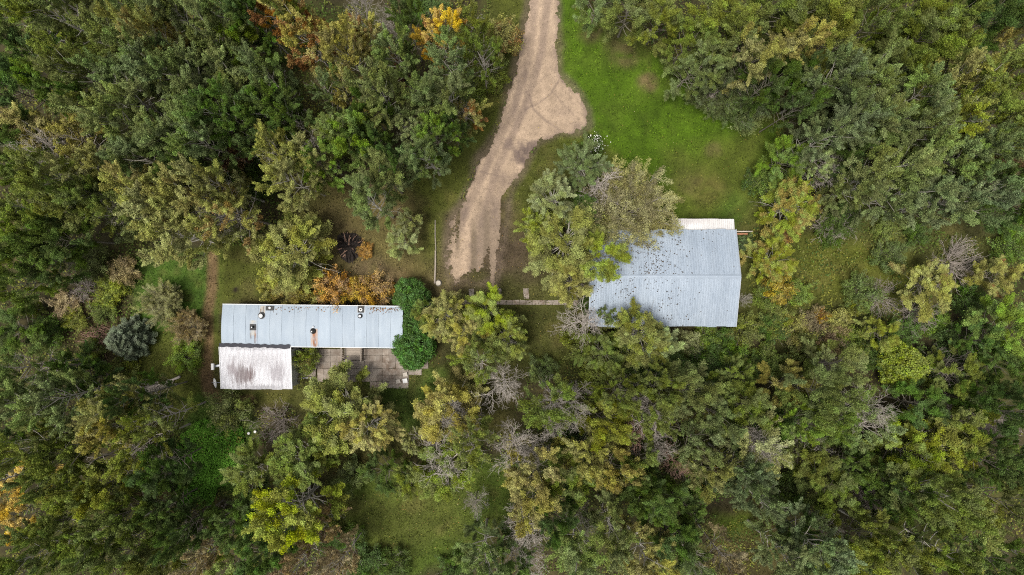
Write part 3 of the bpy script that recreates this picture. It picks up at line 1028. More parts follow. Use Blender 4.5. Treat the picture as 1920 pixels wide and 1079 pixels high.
MB().lathe([(.30, .88), (.31, .9), (.26, .9), (.25, .84)], 18).build('rim', M_RUST, bar_)
for i, (x, y) in enumerate(((466, 813), (478, 810))):
    p = px(x, y, .25)
    b = thing('white_pail', ['white plastic pail standing beside the leafless grey bush', 'white plastic pail half under the leafless grey bush'][i], 'pail', (p[0], p[1], 0))
    MB().lathe([(.09, -.03), (.11, .24), (.12, .25)], 14).build('bucket', M_WHITE, b)
    MB().lathe([(.122, .25), (.122, .27), (.07, .28)], 14).build('lid', M_WHITE, b)

# charred pile of roots and sticks
p = px(655, 462, .25)
burn = thing('burn_pile', 'black charred pile of sticks and roots on the brown yard', 'burn pile', (p[0], p[1], 0))
burn.scale = (1.15, 1.2, 1.1)
V, F = [], []
for j in range(7):
    for i in range(20):
        a = 2 * math.pi * i / 20
        rr = 1.15 * (1 - j / 6.3) * (1 + .12 * math.sin(3 * a + j) + random.uniform(-.06, .06))
        V.append((rr * math.cos(a), rr * math.sin(a) * 1.1, -.06 + .42 * math.sin(j / 6 * 1.5) + random.uniform(-.04, .04)))
F = [(j * 20 + i, j * 20 + (i + 1) % 20, (j + 1) * 20 + (i + 1) % 20, (j + 1) * 20 + i) for j in range(6) for i in range(20)] + [tuple(120 + i for i in range(20))]
MB().add(V, F).build('ash_mound', M_CHAR, burn)
for i in range(110):
    a = random.uniform(0, 2 * math.pi)
    r0 = random.uniform(.05, .75)
    ln_ = random.uniform(.35, .85)
    da = random.uniform(-.7, .7)
    p0 = Vector((r0 * math.cos(a), r0 * 1.1 * math.sin(a), .40 - .3 * r0 + random.uniform(0, .1)))
    p1 = p0 + Vector((math.cos(a + da) * ln_, math.sin(a + da) * ln_, random.uniform(-.22, .05)))
    p1.z = max(p1.z, .04)
    m = (p0 + p1) / 2 + Vector((random.uniform(-.08, .08), random.uniform(-.08, .08), .04))
    r = random.uniform(.025, .06)
    MB().tube([p0, m, p1], [r, r * .8, r * .5], 5).build('stick', M_BRUSH if random.random() < .14 else M_CHAR, burn)
# cut brush pile beside the blue spruce
p = px(180, 632, .3)
brush = thing('brush_pile', 'pile of cut reddish-brown sticks beside the blue-green spruce', 'brush pile', (p[0], p[1], 0))
for i in range(95):
    a = random.gauss(.15, .35) + (1.1 if random.random() < .2 else 0)
    L = random.uniform(.8, 1.9)
    cxx, cyy = random.gauss(0, .55), random.gauss(0, .5)
    z = max(.05, .55 - .35 * (cxx ** 2 + cyy ** 2)) * random.uniform(.15, 1)
    d = Vector((math.cos(a), -math.sin(a), random.uniform(-.12, .12))) * L / 2
    o = Vector((cxx, cyy, z))
    r = random.uniform(.018, .04)
    p0, p1 = o - d, o + d
    p0.z, p1.z = max(p0.z, .03), max(p1.z, .03)
    MB().tube([p0, o + Vector((0, random.uniform(-.08, .08), .03)), p1], [r, r * .85, r * .5], 5).build('stick', M_BRUSH, brush)

# ------------------------------------------------------------------ vegetation generator
def unit(v):
    return v / (np.linalg.norm(v) + 1e-9)


def branch_line(r, p0, d, L, n, up, wob):
    """curved branch polyline"""
    P = [np.array(p0, float)]
    d = unit(np.array(d, float))
    for i in range(n):
        d = unit(d + np.array([0, 0, up / n]) + r.normal(0, wob, 3))
        P.append(P[-1] + d * L / n)
    return np.array(P), d


def side_dir(r, d, ang):
    a = unit(np.cross(d, r.normal(0, 1, 3)))
    return unit(d * math.cos(ang) + a * math.sin(ang))


class Plant:
    def __init__(self, seed):
        self.r = np.random.default_rng(seed)
        self.tv, self.tf, self.no = [], [], 0        # wood
        self.pl = []                                  # plumes: p0, p1, n, rad, branch tone

    def wood(self, P, R, k):
        V, F = tube_np(np.asarray(P), np.asarray(R), k)
        self.tv.append(V)
        self.tf.append(F + self.no)
        self.no += len(V)

    def plume(self, p0, p1, n, rad, tone):
        self.pl.append((p0, p1, n, rad, tone))

    def wood_mesh(self, name, mat):
        return mesh_np(name, np.concatenate(self.tv), np.concatenate(self.tf), None, True, mat)

    def leaf_mesh(self, name, size, flat=0.55, aspect=0.62):
        r = self.r
        n = (np.array([q[2] for q in self.pl]) * 1.9).astype(int)
        size = size * .76
        P0 = np.repeat(np.array([q[0] for q in self.pl]), n, 0)
        P1 = np.repeat(np.array([q[1] for q in self.pl]), n, 0)
        rad = np.repeat(np.array([q[3] for q in self.pl]), n)
        tone = np.repeat(np.array([q[4] for q in self.pl]), n)
        ptone = np.repeat(r.random(len(self.pl)), n)
        N = len(P0)
        s = r.random(N) ** 0.8
        taper = 0.35 + 0.9 * np.sin(np.clip(s, 0, 1) * math.pi * 0.85 + 0.25)
        off = r.normal(0, 1, (N, 3)) * (rad * taper)[:, None] * np.array([1, 1, 0.6])
        C = P0 + (P1 - P0) * (s * 1.12)[:, None] + off
        axis = (P1 - P0) / (np.linalg.norm(P1 - P0, axis=1, keepdims=True) + 1e-9)
        # leaf frame: long axis follows the shoot loosely, normal mostly up
        A = axis * 0.6 + r.normal(0, 0.6, (N, 3)) * np.array([1, 1, .6])
        A /= np.linalg.norm(A, axis=1, keepdims=True) + 1e-9
        Nn = np.array([0, 0, 1.0]) * (flat + .25) + r.normal(0, 0.45, (N, 3)) + off / (rad[:, None] + .01) * 0.15
        B = np.cross(Nn, A)
        B /= np.linalg.norm(B, axis=1, keepdims=True) + 1e-9
        up = np.cross(A, B)
        L = size * (0.6 + 0.8 * r.random(N))
        a, b = A * (L * .5)[:, None], B * (L * aspect * .52)[:, None]
        u = up * (L * .08)[:, None]
        V = np.stack([C - a + b, C + a + u, C - a - b], 1).reshape(-1, 3)
        V[:, 2] = np.maximum(V[:, 2], 0.02)
        F = np.arange(3 * N).reshape(N, 3)
        col = np.repeat(np.stack([r.random(N), ptone, tone], -1), 3, 0)
        return mesh_np(name, V, F, col, False, M_LEAF)


def grow_tree(seed, h, R, cb, nmain, asc0, asc1, leafn=120, prad=0.2, subk=2.2, bare=0.0, topdead=0.0, tr=0.13, round_=0.6, sublen=1.0, inner=0.25, lean=0.25, plen=1.0):
    T = Plant(seed)
    r = T.r
    n = 9
    trunk = np.zeros((n, 3))
    trunk[:, 2] = np.linspace(-.1, h * .96, n)
    drift = np.cumsum(r.normal(0, lean / 3, (n, 2)), 0)
    trunk[:, :2] = drift - drift[0]
    trunk[:, :2] *= np.linspace(0, 1, n)[:, None]
    T.wood(trunk, np.linspace(tr, .018, n) + np.array([.05] + [0] * (n - 1)), 6)

    def at(t):
        f = t * (n - 1)
        i = min(int(f), n - 2)
        return trunk[i] + (trunk[i + 1] - trunk[i]) * (f - i)
    az = r.uniform(0, 6.28)
    lump = r.random(8)
    for i in range(nmain):
        u = (i + .5) / nmain
        t = cb + (0.97 - cb) * u
        az += 2.399 + r.normal(0, .35)
        prof = (1 - u ** 2.2) ** round_ * (0.72 + 0.28 * min(1, u / .25)) + 0.12
        lobe = 0.72 + 0.5 * lump[int((az % 6.283) / 6.284 * 8)]
        e = math.radians(asc0 + (asc1 - asc0) * u + r.normal(0, 6))
        L = min(R * prof * lobe * r.uniform(.8, 1.08) / max(.35, math.cos(e)), h * .42)
        d = np.array([math.cos(e) * math.cos(az), math.cos(e) * math.sin(az), math.sin(e)])
        P, de = branch_line(r, at(t), d, L, 6, .35, .09)
        br = max(.016, tr * .42 * L / R * (1 - .45 * u))
        T.wood(P, np.linspace(br, .01, 7), 4)
        tone = r.random()
        dead = r.random() < bare or (u > 1 - topdead)
        ns = max(3, int(L * subk * 1.6))
        for k in range(ns):
            s = inner + (1 - inner) * (k + r.random()) / ns
            f = s * 6
            j = min(int(f), 5)
            p = P[j] + (P[j + 1] - P[j]) * (f - j)
            dd = side_dir(r, unit(P[j + 1] - P[j]), math.radians(r.uniform(25, 62)))
            dd = unit(dd + np.array([0, 0, .25]))
            sl = (0.40 * L * (1 - s) + r.uniform(.35, .8)) * sublen
            Q, dq = branch_line(r, p, dd, sl, 3, .25, .12)
            T.wood(Q, [.013, .010, .008, .005], 3)
            if dead:
                for w in range(3):
                    q0 = Q[r.integers(1, 4)]
                    W, _ = branch_line(r, q0, side_dir(r, dd, .7), r.uniform(.25, .6), 2, .1, .15)
                    T.wood(W, [.009, .007, .004], 3)
                continue
            T.plume(Q[1], Q[1] + (Q[3] - Q[1]) * 1.25 * plen, max(8, int(leafn * sl * r.uniform(.6, 1.3))), prad * r.uniform(.75, 1.3), tone)
        if not dead:
            T.plume(P[4], P[6] + (P[6] - P[5]) * .4, int(leafn * .9), prad * 1.1, tone)
    if topdead == 0:
        T.plume(at(.93), at(.97) + np.array([0, 0, .5]), int(leafn * 1.2), prad * 1.3, r.random())
    return T


def grow_shrub(seed, h, R, nstem, leafn=110, prad=0.16, spread=(25, 75), bare=0.0, droop=0.0, subs=7, thin=1.0):
    T = Plant(seed)
    r = T.r
    az = r.uniform(0, 6.28)
    for i in range(nstem):
        az += 2.399 + r.normal(0, .3)
        u = (i + .5) / nstem
        e = math.radians(spread[1] - (spread[1] - spread[0]) * u ** .7 + r.normal(0, 5))
        L = min(R / max(math.cos(e), .3), h / max(math.sin(e), .25)) * r.uniform(.8, 1.08)
        d = np.array([math.cos(e) * math.cos(az), math.cos(e) * math.sin(az), math.sin(e)])
        P, _ = branch_line(r, np.array([.12 * math.cos(az), .12 * math.sin(az), -.05]), d, L, 6, .3 - droop, .08)
        P[:, 2] = np.maximum(P[:, 2], -.05)
        T.wood(P, np.linspace(.035 * thin, .008, 7), 4)
        tone = r.random()
        dead = r.random() < bare
        for k in range(subs):
            s = .28 + .72 * (k + r.random()) / subs
            j = min(int(s * 6), 5)
            p = P[j] + (P[j + 1] - P[j]) * (s * 6 - j)
            dd = unit(side_dir(r, unit(P[j + 1] - P[j]), math.radians(r.uniform(20, 60))) + np.array([0, 0, .2]))
            sl = .22 * L + r.uniform(.15, .4)
            Q, _ = branch_line(r, p, dd, sl, 3, .15 - droop, .13)
            T.wood(Q, [.012, .010, .008, .005], 3)
            if dead:
                for w in range(3):
                    W, _ = branch_line(r, Q[r.integers(1, 4)], side_dir(r, dd, .6), r.uniform(.2, .5), 2, .1, .15)
                    T.wood(W, [.009, .007, .005], 3)
            else:
                T.plume(Q[1], Q[3] + (Q[3] - Q[2]) * .4, max(6, int(leafn * r.uniform(.6, 1.3))), prad * r.uniform(.8, 1.2), tone)
    return T


def grow_dome(seed, h, R, n=420, leafn=34):
    """dense clipped-looking round shrub: leaf plumes on a lumpy dome"""
    T = Plant(seed)
    r = T.r
    for k in range(7):
        a = k * .9
        P, _ = branch_line(r, [.1 * math.cos(a), .1 * math.sin(a), -.05], [math.cos(a) * .5, math.sin(a) * .5, 1], h * .8, 5, .1, .06)
        T.wood(P, np.linspace(.05, .012, 6), 5)
    ph = r.uniform(0, 6, 6)
    for k in range(n):
        z = r.uniform(-.25, 1)
        a = r.uniform(0, 6.283)
        lum = 1 + .09 * math.sin(3 * a + ph[0]) + .06 * math.sin(5 * a + 4 * z + ph[1]) + .05 * math.sin(9 * a + 7 * z)
        q = math.sqrt(max(0, 1 - z * z))
        d = np.array([q * math.cos(a) * R, q * math.sin(a) * R, z * h * .52]) * lum * r.uniform(.88, 1.02)
        p = d + np.array([0, 0, h * .48])
        p[2] = max(p[2], .1)
        T.plume(p * np.array([.9, .9, .92]), p + np.array([0, 0, .06]), leafn, .11, r.random())
    return T


def grow_spruce(seed, h, R):
    T = Plant(seed)
    r = T.r
    T.wood(np.array([[0, 0, -.1], [0, 0, h * .5], [0, 0, h]]), [.11, .07, .015], 6)
    nw = 15
    for w in range(nw):
        u = w / (nw - 1)
        z = .25 + (h - .45) * u
        Lw = R * (1 - u) ** .8 + .12
        nb_ = int(11 - 5 * u)
        a0 = r.uniform(0, 6)
        for k in range(nb_):
            a = a0 + k * 6.283 / nb_ + r.normal(0, .12)
            L = Lw * r.uniform(.82, 1.1)
            d = np.array([math.cos(a), math.sin(a), -.12 + .5 * u])
            P, _ = branch_line(r, [0, 0, z], d, L, 4, .28, .04)
            T.wood(P, np.linspace(.025, .008, 5), 3)
            tone = r.random()
            for s in np.linspace(.3, 1, max(2, int(L * 4))):
                j = min(int(s * 4), 3)
                p = P[j] + (P[j + 1] - P[j]) * (s * 4 - j)
                for sd_ in (-1, 1):
                    dd = unit(np.array([math.cos(a + sd_ * .9), math.sin(a + sd_ * .9), .1]))
                    sl = (.16 + .34 * L * (1 - s) * .8)
                    T.plume(p, p + dd * sl, int(20 + 40 * sl), .05, tone)
            T.plume(P[3], P[4], 26, .05, tone)
    T.plume(np.array([0, 0, h - .3]), np.array([0, 0, h + .1]), 40, .05, .5)
    return T


def grow_dead(seed, h, R, nmain=16, cb=.35, asc=(25, 60), tr=.12, depth=3, twigr=1.0):
    T = Plant(seed)
    r = T.r
    n = 8
    trunk = np.zeros((n, 3))
    trunk[:, 2] = np.linspace(-.1, h * .9, n)
    trunk[:, :2] = np.cumsum(r.normal(0, .09, (n, 2)), 0) * np.linspace(0, 1, n)[:, None]
    T.wood(trunk, np.linspace(tr, .03, n), 6)
    az = r.uniform(0, 6)

    def rec(p, d, L, rad, lev):
        P, dn = branch_line(r, p, d, L, 5, .3 if lev < 2 else .12, .085)
        T.wood(P, np.linspace(rad, max(.007 * twigr, rad * .35), 6), 4 if lev == 0 else 3)
        if lev >= depth:
            return
        for k in range([6, 4, 3][min(lev, 2)]):
            s = .25 + .72 * (k + r.random()) / [6, 4, 3][min(lev, 2)]
            j = min(int(s * 5), 4)
            q = P[j] + (P[j + 1] - P[j]) * (s * 5 - j)
            rec(q, side_dir(r, unit(P[j + 1] - P[j]), math.radians(r.uniform(25, 60))), L * (.62 - .22 * s) * r.uniform(.8, 1.25), max(.010 * twigr, rad * .45), lev + 1)
    for i in range(nmain):
        u = (i + .5) / nmain
        t = cb + (1 - cb) * u
        az += 2.4 + r.normal(0, .4)
        e = math.radians(asc[0] + (asc[1] - asc[0]) * u + r.normal(0, 8))
        L = R * ((1 - u ** 2) ** .5 * .85 + .2) / max(.4, math.cos(e)) * r.uniform(.65, 1.1)
        j = min(int(t * (n - 1)), n - 2)
        p = trunk[j] + (trunk[j + 1] - trunk[j]) * (t * (n - 1) - j)
        rec(p, np.array([math.cos(e) * math.cos(az), math.cos(e) * math.sin(az), math.sin(e)]), L, .022 + .010 * L, 0 if depth > 2 else 1)
    return T


def grow_twigs(seed, h, R, n=26, thick=1.0):
    """leafless multi-stem bush, arching twigs"""
    T = Plant(seed)
    r = T.r
    az = 0
    for i in range(n):
        az += 2.4 + r.normal(0, .4)
        u = (i + .5) / n
        e = math.radians(78 - 55 * u)
        L = min(R / max(.3, math.cos(e)), h / max(.3, math.sin(e))) * r.uniform(.75, 1.1)
        P, _ = branch_line(r, [.1 * math.cos(az), .1 * math.sin(az), -.05], [math.cos(e) * math.cos(az), math.cos(e) * math.sin(az), math.sin(e)], L, 6, -.1, .1)
        P[:, 2] = np.maximum(P[:, 2], -.04)
        T.wood(P, np.linspace(.03, .012, 7) * thick, 4)
        for k in range(7):
            s = .25 + .75 * r.random()
            j = min(int(s * 6), 5)
            Q, dq = branch_line(r, P[j], side_dir(r, unit(P[j + 1] - P[j]), r.uniform(.35, .9)), L * r.uniform(.18, .4), 4, .0, .14)
            T.wood(Q, np.linspace(.015, .009, 5) * thick, 3)
            for w in range(3):
                W, _ = branch_line(r, Q[r.integers(1, 5)], side_dir(r, dq, .7), L * r.uniform(.08, .2), 2, 0, .15)
                T.wood(W, np.array([.010, .009, .007]) * thick, 3)
    return T


def measure(me):
    n = len(me.vertices)
    a = np.empty(n * 3, np.float32)
    me.vertices.foreach_get('co', a)
    a = a.reshape(-1, 3)
    rr = np.hypot(a[:, 0], a[:, 1])
    return float(np.percentile(rr, 95)), float(np.percentile(a[:, 2], 99.5)), float(np.percentile(a[:, 2], 60))


PROTO = {}


def add_proto(kind, T, size, mat=M_BARK, flat=.55, aspect=.62):
    wd = T.wood_mesh('trunk', mat)
    lf = T.leaf_mesh('crown', size, flat, aspect) if T.pl else None
    R_, h_, zc = measure(lf if lf else wd)
    PROTO.setdefault(kind, []).append((wd, lf, R_, h_, zc))


for i in range(7):     # plumed poplars
    add_proto('P', grow_tree(100 + i, 12.5, 2.9, .28, 27, 16, 66, leafn=235, prad=.105, subk=1.05, bare=.06, tr=.15, inner=.48, plen=1.5), .14, M_PALEBARK)
for i in range(7):     # broader, tufted crowns
    add_proto('B', grow_tree(200 + i, 10.0, 3.3, .30, 22 + 2 * (i % 4), 4 + 5 * (i % 3), 62, leafn=215 + 25 * (i % 3), prad=.115 + .02 * (i % 3), plen=1.4, subk=.95, bare=.02, tr=.15, round_=.5, inner=.52), .15, M_BARK)
for i in range(2):     # full solitary crowns
    add_proto('F', grow_tree(250 + i, 9.0, 3.4, .16, 40, 2, 64, leafn=205, prad=.13, subk=.95, bare=.02, tr=.17, round_=.42, inner=.45, plen=1.3), .15, M_PALEBARK)
for i in range(3):     # thinning poplars with bare tops
    add_proto('H', grow_tree(300 + i, 11.0, 2.9, .34, 28, 18, 58, leafn=150, prad=.11, plen=1.4, subk=.95, bare=.22, topdead=.12, tr=.13, inner=.3), .15, M_DEAD)
for i in range(2):     # willow, long shoots
    add_proto('W', grow_shrub(400 + i, 5.0, 3.4, 46, leafn=100, prad=.12, spread=(14, 72), subs=14, thin=1.0), .14, M_DEAD, .35, .4)
for i in range(2):
    add_proto('R', grow_dome(500 + i, 3.6, 1.9, 560, 30), .15, M_BARK, .9, .7)
for i in range(4):     # bushes
    add_proto('S', grow_shrub(600 + i, 2.4, 1.7, 20, leafn=42, prad=.15, spread=(18, 78), subs=7, bare=.06), .15, M_BARK)
add_proto('C', grow_spruce(700, 4.3, 1.75), .13, M_BARK, .6, .4)
for i in range(4):
    add_proto('D', grow_dead(800 + i, 8.5, 2.3, 15, .45, (20, 62)), .1, M_DEAD)
for i in range(2):
    add_proto('T', grow_twigs(900 + i, 2.3, 1.6, 30, .8), .1, M_TWIG)
for i in range(2):
    add_proto('N', grow_dead(950 + i, 10.0, 1.0, 9, .3, (20, 50), .13, 2), .1, M_DEAD)

ZC = {'F': .62, 'P': .70, 'B': .68, 'H': .70, 'W': .55, 'R': .62, 'S': .55, 'C': .40, 'D': .74, 'T': .55, 'N': .55}
HT = {'F': 9.0, 'P': 14.5, 'B': 12.0, 'H': 12.5, 'W': 5.5, 'R': 3.8, 'S': 2.3, 'C': 4.4, 'D': 9.0, 'T': 2.3, 'N': 10.0}
TINT = {
    'dg': (0.054, 0.090, 0.020), 'gg': (0.108, 0.142, 0.046), 'og': (0.106, 0.136, 0.030), 'ol': (0.192, 0.192, 0.058), 'yg': (0.158, 0.194, 0.034),
    'bg': (0.104, 0.160, 0.028), 'go': (0.300, 0.230, 0.045), 'or': (0.270, 0.160, 0.040), 'br': (0.180, 0.146, 0.076), 'bl': (0.125, 0.165, 0.110), 'pg': (0.180, 0.212, 0.088),
    'sd': (0.055, 0.112, 0.028), 'bz': (0.092, 0.126, 0.050), 'wl': (0.205, 0.198, 0.092), 'li': (0.190, 0.245, 0.030), 'sg': (0.145, 0.168, 0.046)}
TWORD = {'dg': 'dark green', 'gg': 'grey-green', 'og': 'olive green', 'ol': 'yellowish olive', 'yg': 'yellow-green', 'bg': 'fresh green', 'go': 'golden yellow', 'or': 'orange', 'br': 'dry brown',
         'bl': 'blue-green', 'pg': 'pale green', 'sd': 'deep green', 'bz': 'bluish grey-green', 'wl': 'pale olive', 'li': 'lime green', 'sg': 'soft green'}
KWORD = {'F': ('broadleaf_tree', 'full round-crowned tree', 'tree'), 'P': ('poplar_tree', 'plumed poplar', 'tree'), 'B': ('broadleaf_tree', 'full-crowned broadleaf tree', 'tree'), 'H': ('thinning_tree', 'thinning tree with bare branches', 'tree'),
         'W': ('willow', 'spreading willow', 'willow'), 'R': ('round_shrub', 'dense rounded shrub', 'shrub'), 'S': ('bush', 'low leafy bush', 'bush'), 'C': ('spruce_tree', 'spruce', 'tree'),
         'D': ('dead_tree', 'leafless dead tree', 'dead tree'), 'T': ('bare_bush', 'leafless twiggy bush', 'bush'), 'N': ('dead_snag', 'bare dead trunk', 'dead tree')}
ORANGE, GOLD, RUSTC = (0.31, 0.150, 0.028), (0.31, 0.25, 0.045), (0.20, 0.10, 0.05)

# regions of the place, for describing where a tree stands (photo polygons, phrase)
REGIONS = [
    ([(1100, -99), (2100, -99), (2100, 440), (1600, 440), (1560, 280), (1440, 225), (1260, 130)], 'in the wood bordering the mowed lawn'),
    ([(-200, -99), (640, -99), (560, 300), (250, 320), (-200, 470)], 'in the deep wood furthest from the driveway side'),
    ([(560, -99), (990, -99), (960, 160), (840, 330), (600, 420), (540, 320)], 'in the wood along the driveway'),
    ([(-200, 440), (220, 380), (420, 480), (420, 740), (-200, 740)], 'in the overgrown ground past the satellite dish'),
    ([(200, 300), (620, 300), (640, 560), (400, 560), (250, 500)], 'in the tree clump beyond the burn pile'),
    ([(-200, 700), (340, 740), (330, 930), (480, 1200), (-200, 1200)], 'in the thicket past the bright nettle patch'),
    ([(330, 740), (700, 740), (640, 1200), (470, 1200), (330, 930)], 'between the nettle patch and the back lawn'),
    ([(620, 680), (990, 640), (990, 1200), (620, 1200)], 'around the back lawn'),
    ([(940, 640), (1280, 620), (1300, 1200), (940, 1200)], 'in the half-dead grove behind the slab path'),
    ([(1270, 600), (1540, 600), (1520, 1200), (1280, 1200)], 'in the thick wood behind the barn'),
    ([(1380, 430), (2100, 430), (2100, 700), (1540, 700), (1380, 640)], 'in the overgrown clearing past the barn gable'),
    ([(1500, 680), (2100, 680), (2100, 1200), (1500, 1200)], 'in the dark wood beyond the overgrown clearing'),
    ([(840, 480), (1110, 480), (1110, 700), (840, 700)], 'beside the slab path'),
    ([(940, 240), (1300, 240), (1300, 640), (940, 640)], 'beside the barn'),
]


def where(x, y):
    for P, w in REGIONS:
        if poly_sd(np.array(float(x)), np.array(float(y)), P) > 0:
            return w
    return 'in the yard'


LANDMARKS = [(825, 62, 'beside the bright orange tree'), (562, 62, 'beside the large half-orange tree'), (288, 72, 'beside the lone ochre tree'), (420, 398, 'beside the big ochre tree'),
             (80, 250, 'around the bleached dead top'), (705, 30, 'beside the olive tree with rusty tips'), (756, 140, 'beside the small reddish sapling'), (655, 420, 'near the burn pile'),
             (430, 292, 'beside the withered bush above the clump'), (765, 235, 'beside the pale thin tree by the brown yard'), (868, 205, 'beside the orange-tipped half-bare tree'),
             (1110, 20, 'where the lawn meets the driveway'), (1290, 110, 'overhanging the lawn'), (1400, 205, 'in the lawn corner'), (1530, 300, 'beside the thin bleached tree at the lawn corner'),
             (1490, 155, 'by the withered bush in the lawn-side wood'), (1790, 225, 'beside the yellow-green poplar'), (1905, 300, 'beside the withered brown treetop'), (1780, 400, 'where the lawn-side wood meets the clearing'),
             (1482, 388, 'beside the gold-turning tree'), (1745, 535, 'beside the wide orange-tinged bush'), (1695, 685, 'beside the rounded yellow-green shrub'), (1755, 835, 'beside the yellow-olive dome tree'),
             (1610, 800, 'beside the leaning bleached tree'), (1445, 850, 'beside the tall pale feathery tree'), (1180, 820, 'beside the reddish dead treetop'), (890, 950, 'beside the small dead tree on the back lawn'),
             (545, 965, 'beside the big yellow-green tree'), (640, 772, 'below the patio'), (512, 795, 'beside the large leafless bush'), (225, 835, 'beside the bleached dead trunk past the nettles'),
             (35, 930, 'beside the two yellow trees'), (237, 637, 'near the blue-green spruce'), (285, 730, 'near the fallen tree'), (400, 860, 'beside the nettle patch'), (1065, 455, 'beside the big tree by the driveway'),
             (1190, 390, 'beside the spraying willow'), (1310, 625, 'along the back of the barn'), (790, 610, 'beside the deep green rounded shrubs'), (900, 640, 'over the rusty barrel'), (1400, 500, 'by the barn gable'),
             (1092, 620, 'beside the leafless tree by the slab path'), (1070, 830, 'in the middle of the half-dead grove'), (1540, 592, 'beside the tiny golden bush')]
COUNT = {}


def plant(x, y, r, kind, tint='og', h=None, au=0.0, turn=ORANGE, label=None, wood=None, zc=None, var=None, rz=None):
    """a tree or bush whose crown centre shows at photo pixel x,y with crown radius r pixels"""
    i = COUNT.get(kind, 0)
    COUNT[kind] = i + 1
    var = i if var is None else var
    wd, lf, R_, h_, zcm = PROTO[kind][var % len(PROTO[kind])]
    h = (h or HT[kind]) * (1 if h else (0.88 + .24 * ((i * 0.618) % 1)))
    z = h * (zc or ZC[kind])
    p = px(x, y, z)
    k = r * (H - z) / FPX / R_
    nm, kw, cat = KWORD[kind]
    if label is None:
        dl, ph_ = min((math.hypot(x - a, y - b), q) for a, b, q in LANDMARKS)
        w = ph_ if dl < 105 else where(x, y)
        if kind in 'DTN':
            label = f'{kw} {w}'
        else:
            sz = {'PBHF': ('small ', '', 'broad '), 'SRWC': ('little ', '', 'wide ')}['PBHF' if kind in 'PBHF' else 'SRWC'][(r >= (40 if kind in 'PBHF' else 25)) + (r >= (54 if kind in 'PBHF' else 33))]
            flush = ' turning orange' if au > .3 and turn is ORANGE else (' turning gold' if au > .3 and turn is GOLD else '')
            label = f'{sz}{TWORD[tint]} {kw}{flush} {w}'
        grp = label
    else:
        grp = None
    root = thing(nm, label, cat, (p[0], p[1], -.04), (i * 2.4) % 6.283 if rz is None else rz, grp)
    root.scale = (k, k, h / h_)
    t = link('trunk' if kind not in 'TSRW' else 'stems', wd, root)
    if wood is not None:
        t.material_slots[0].link = 'OBJECT'
        t.material_slots[0].material = wood
    if lf is not None:
        c_ = link('crown' if kind not in 'SRW' else 'foliage', lf, root)
        jit = (1 + .14 * math.sin(i * 7.1 + x)) * np.array([1 + .07 * math.sin(i * 3.3 + y), 1, 1 + .08 * math.sin(i * 5.7)])
        col = np.array(TINT[tint]) * jit * 1.38 * np.array([1.05, 1.0, .95])
        c_.color = (*col, 1)
        c_['autumn'] = float(au)
        c_['turn'] = tuple(turn)
    return root

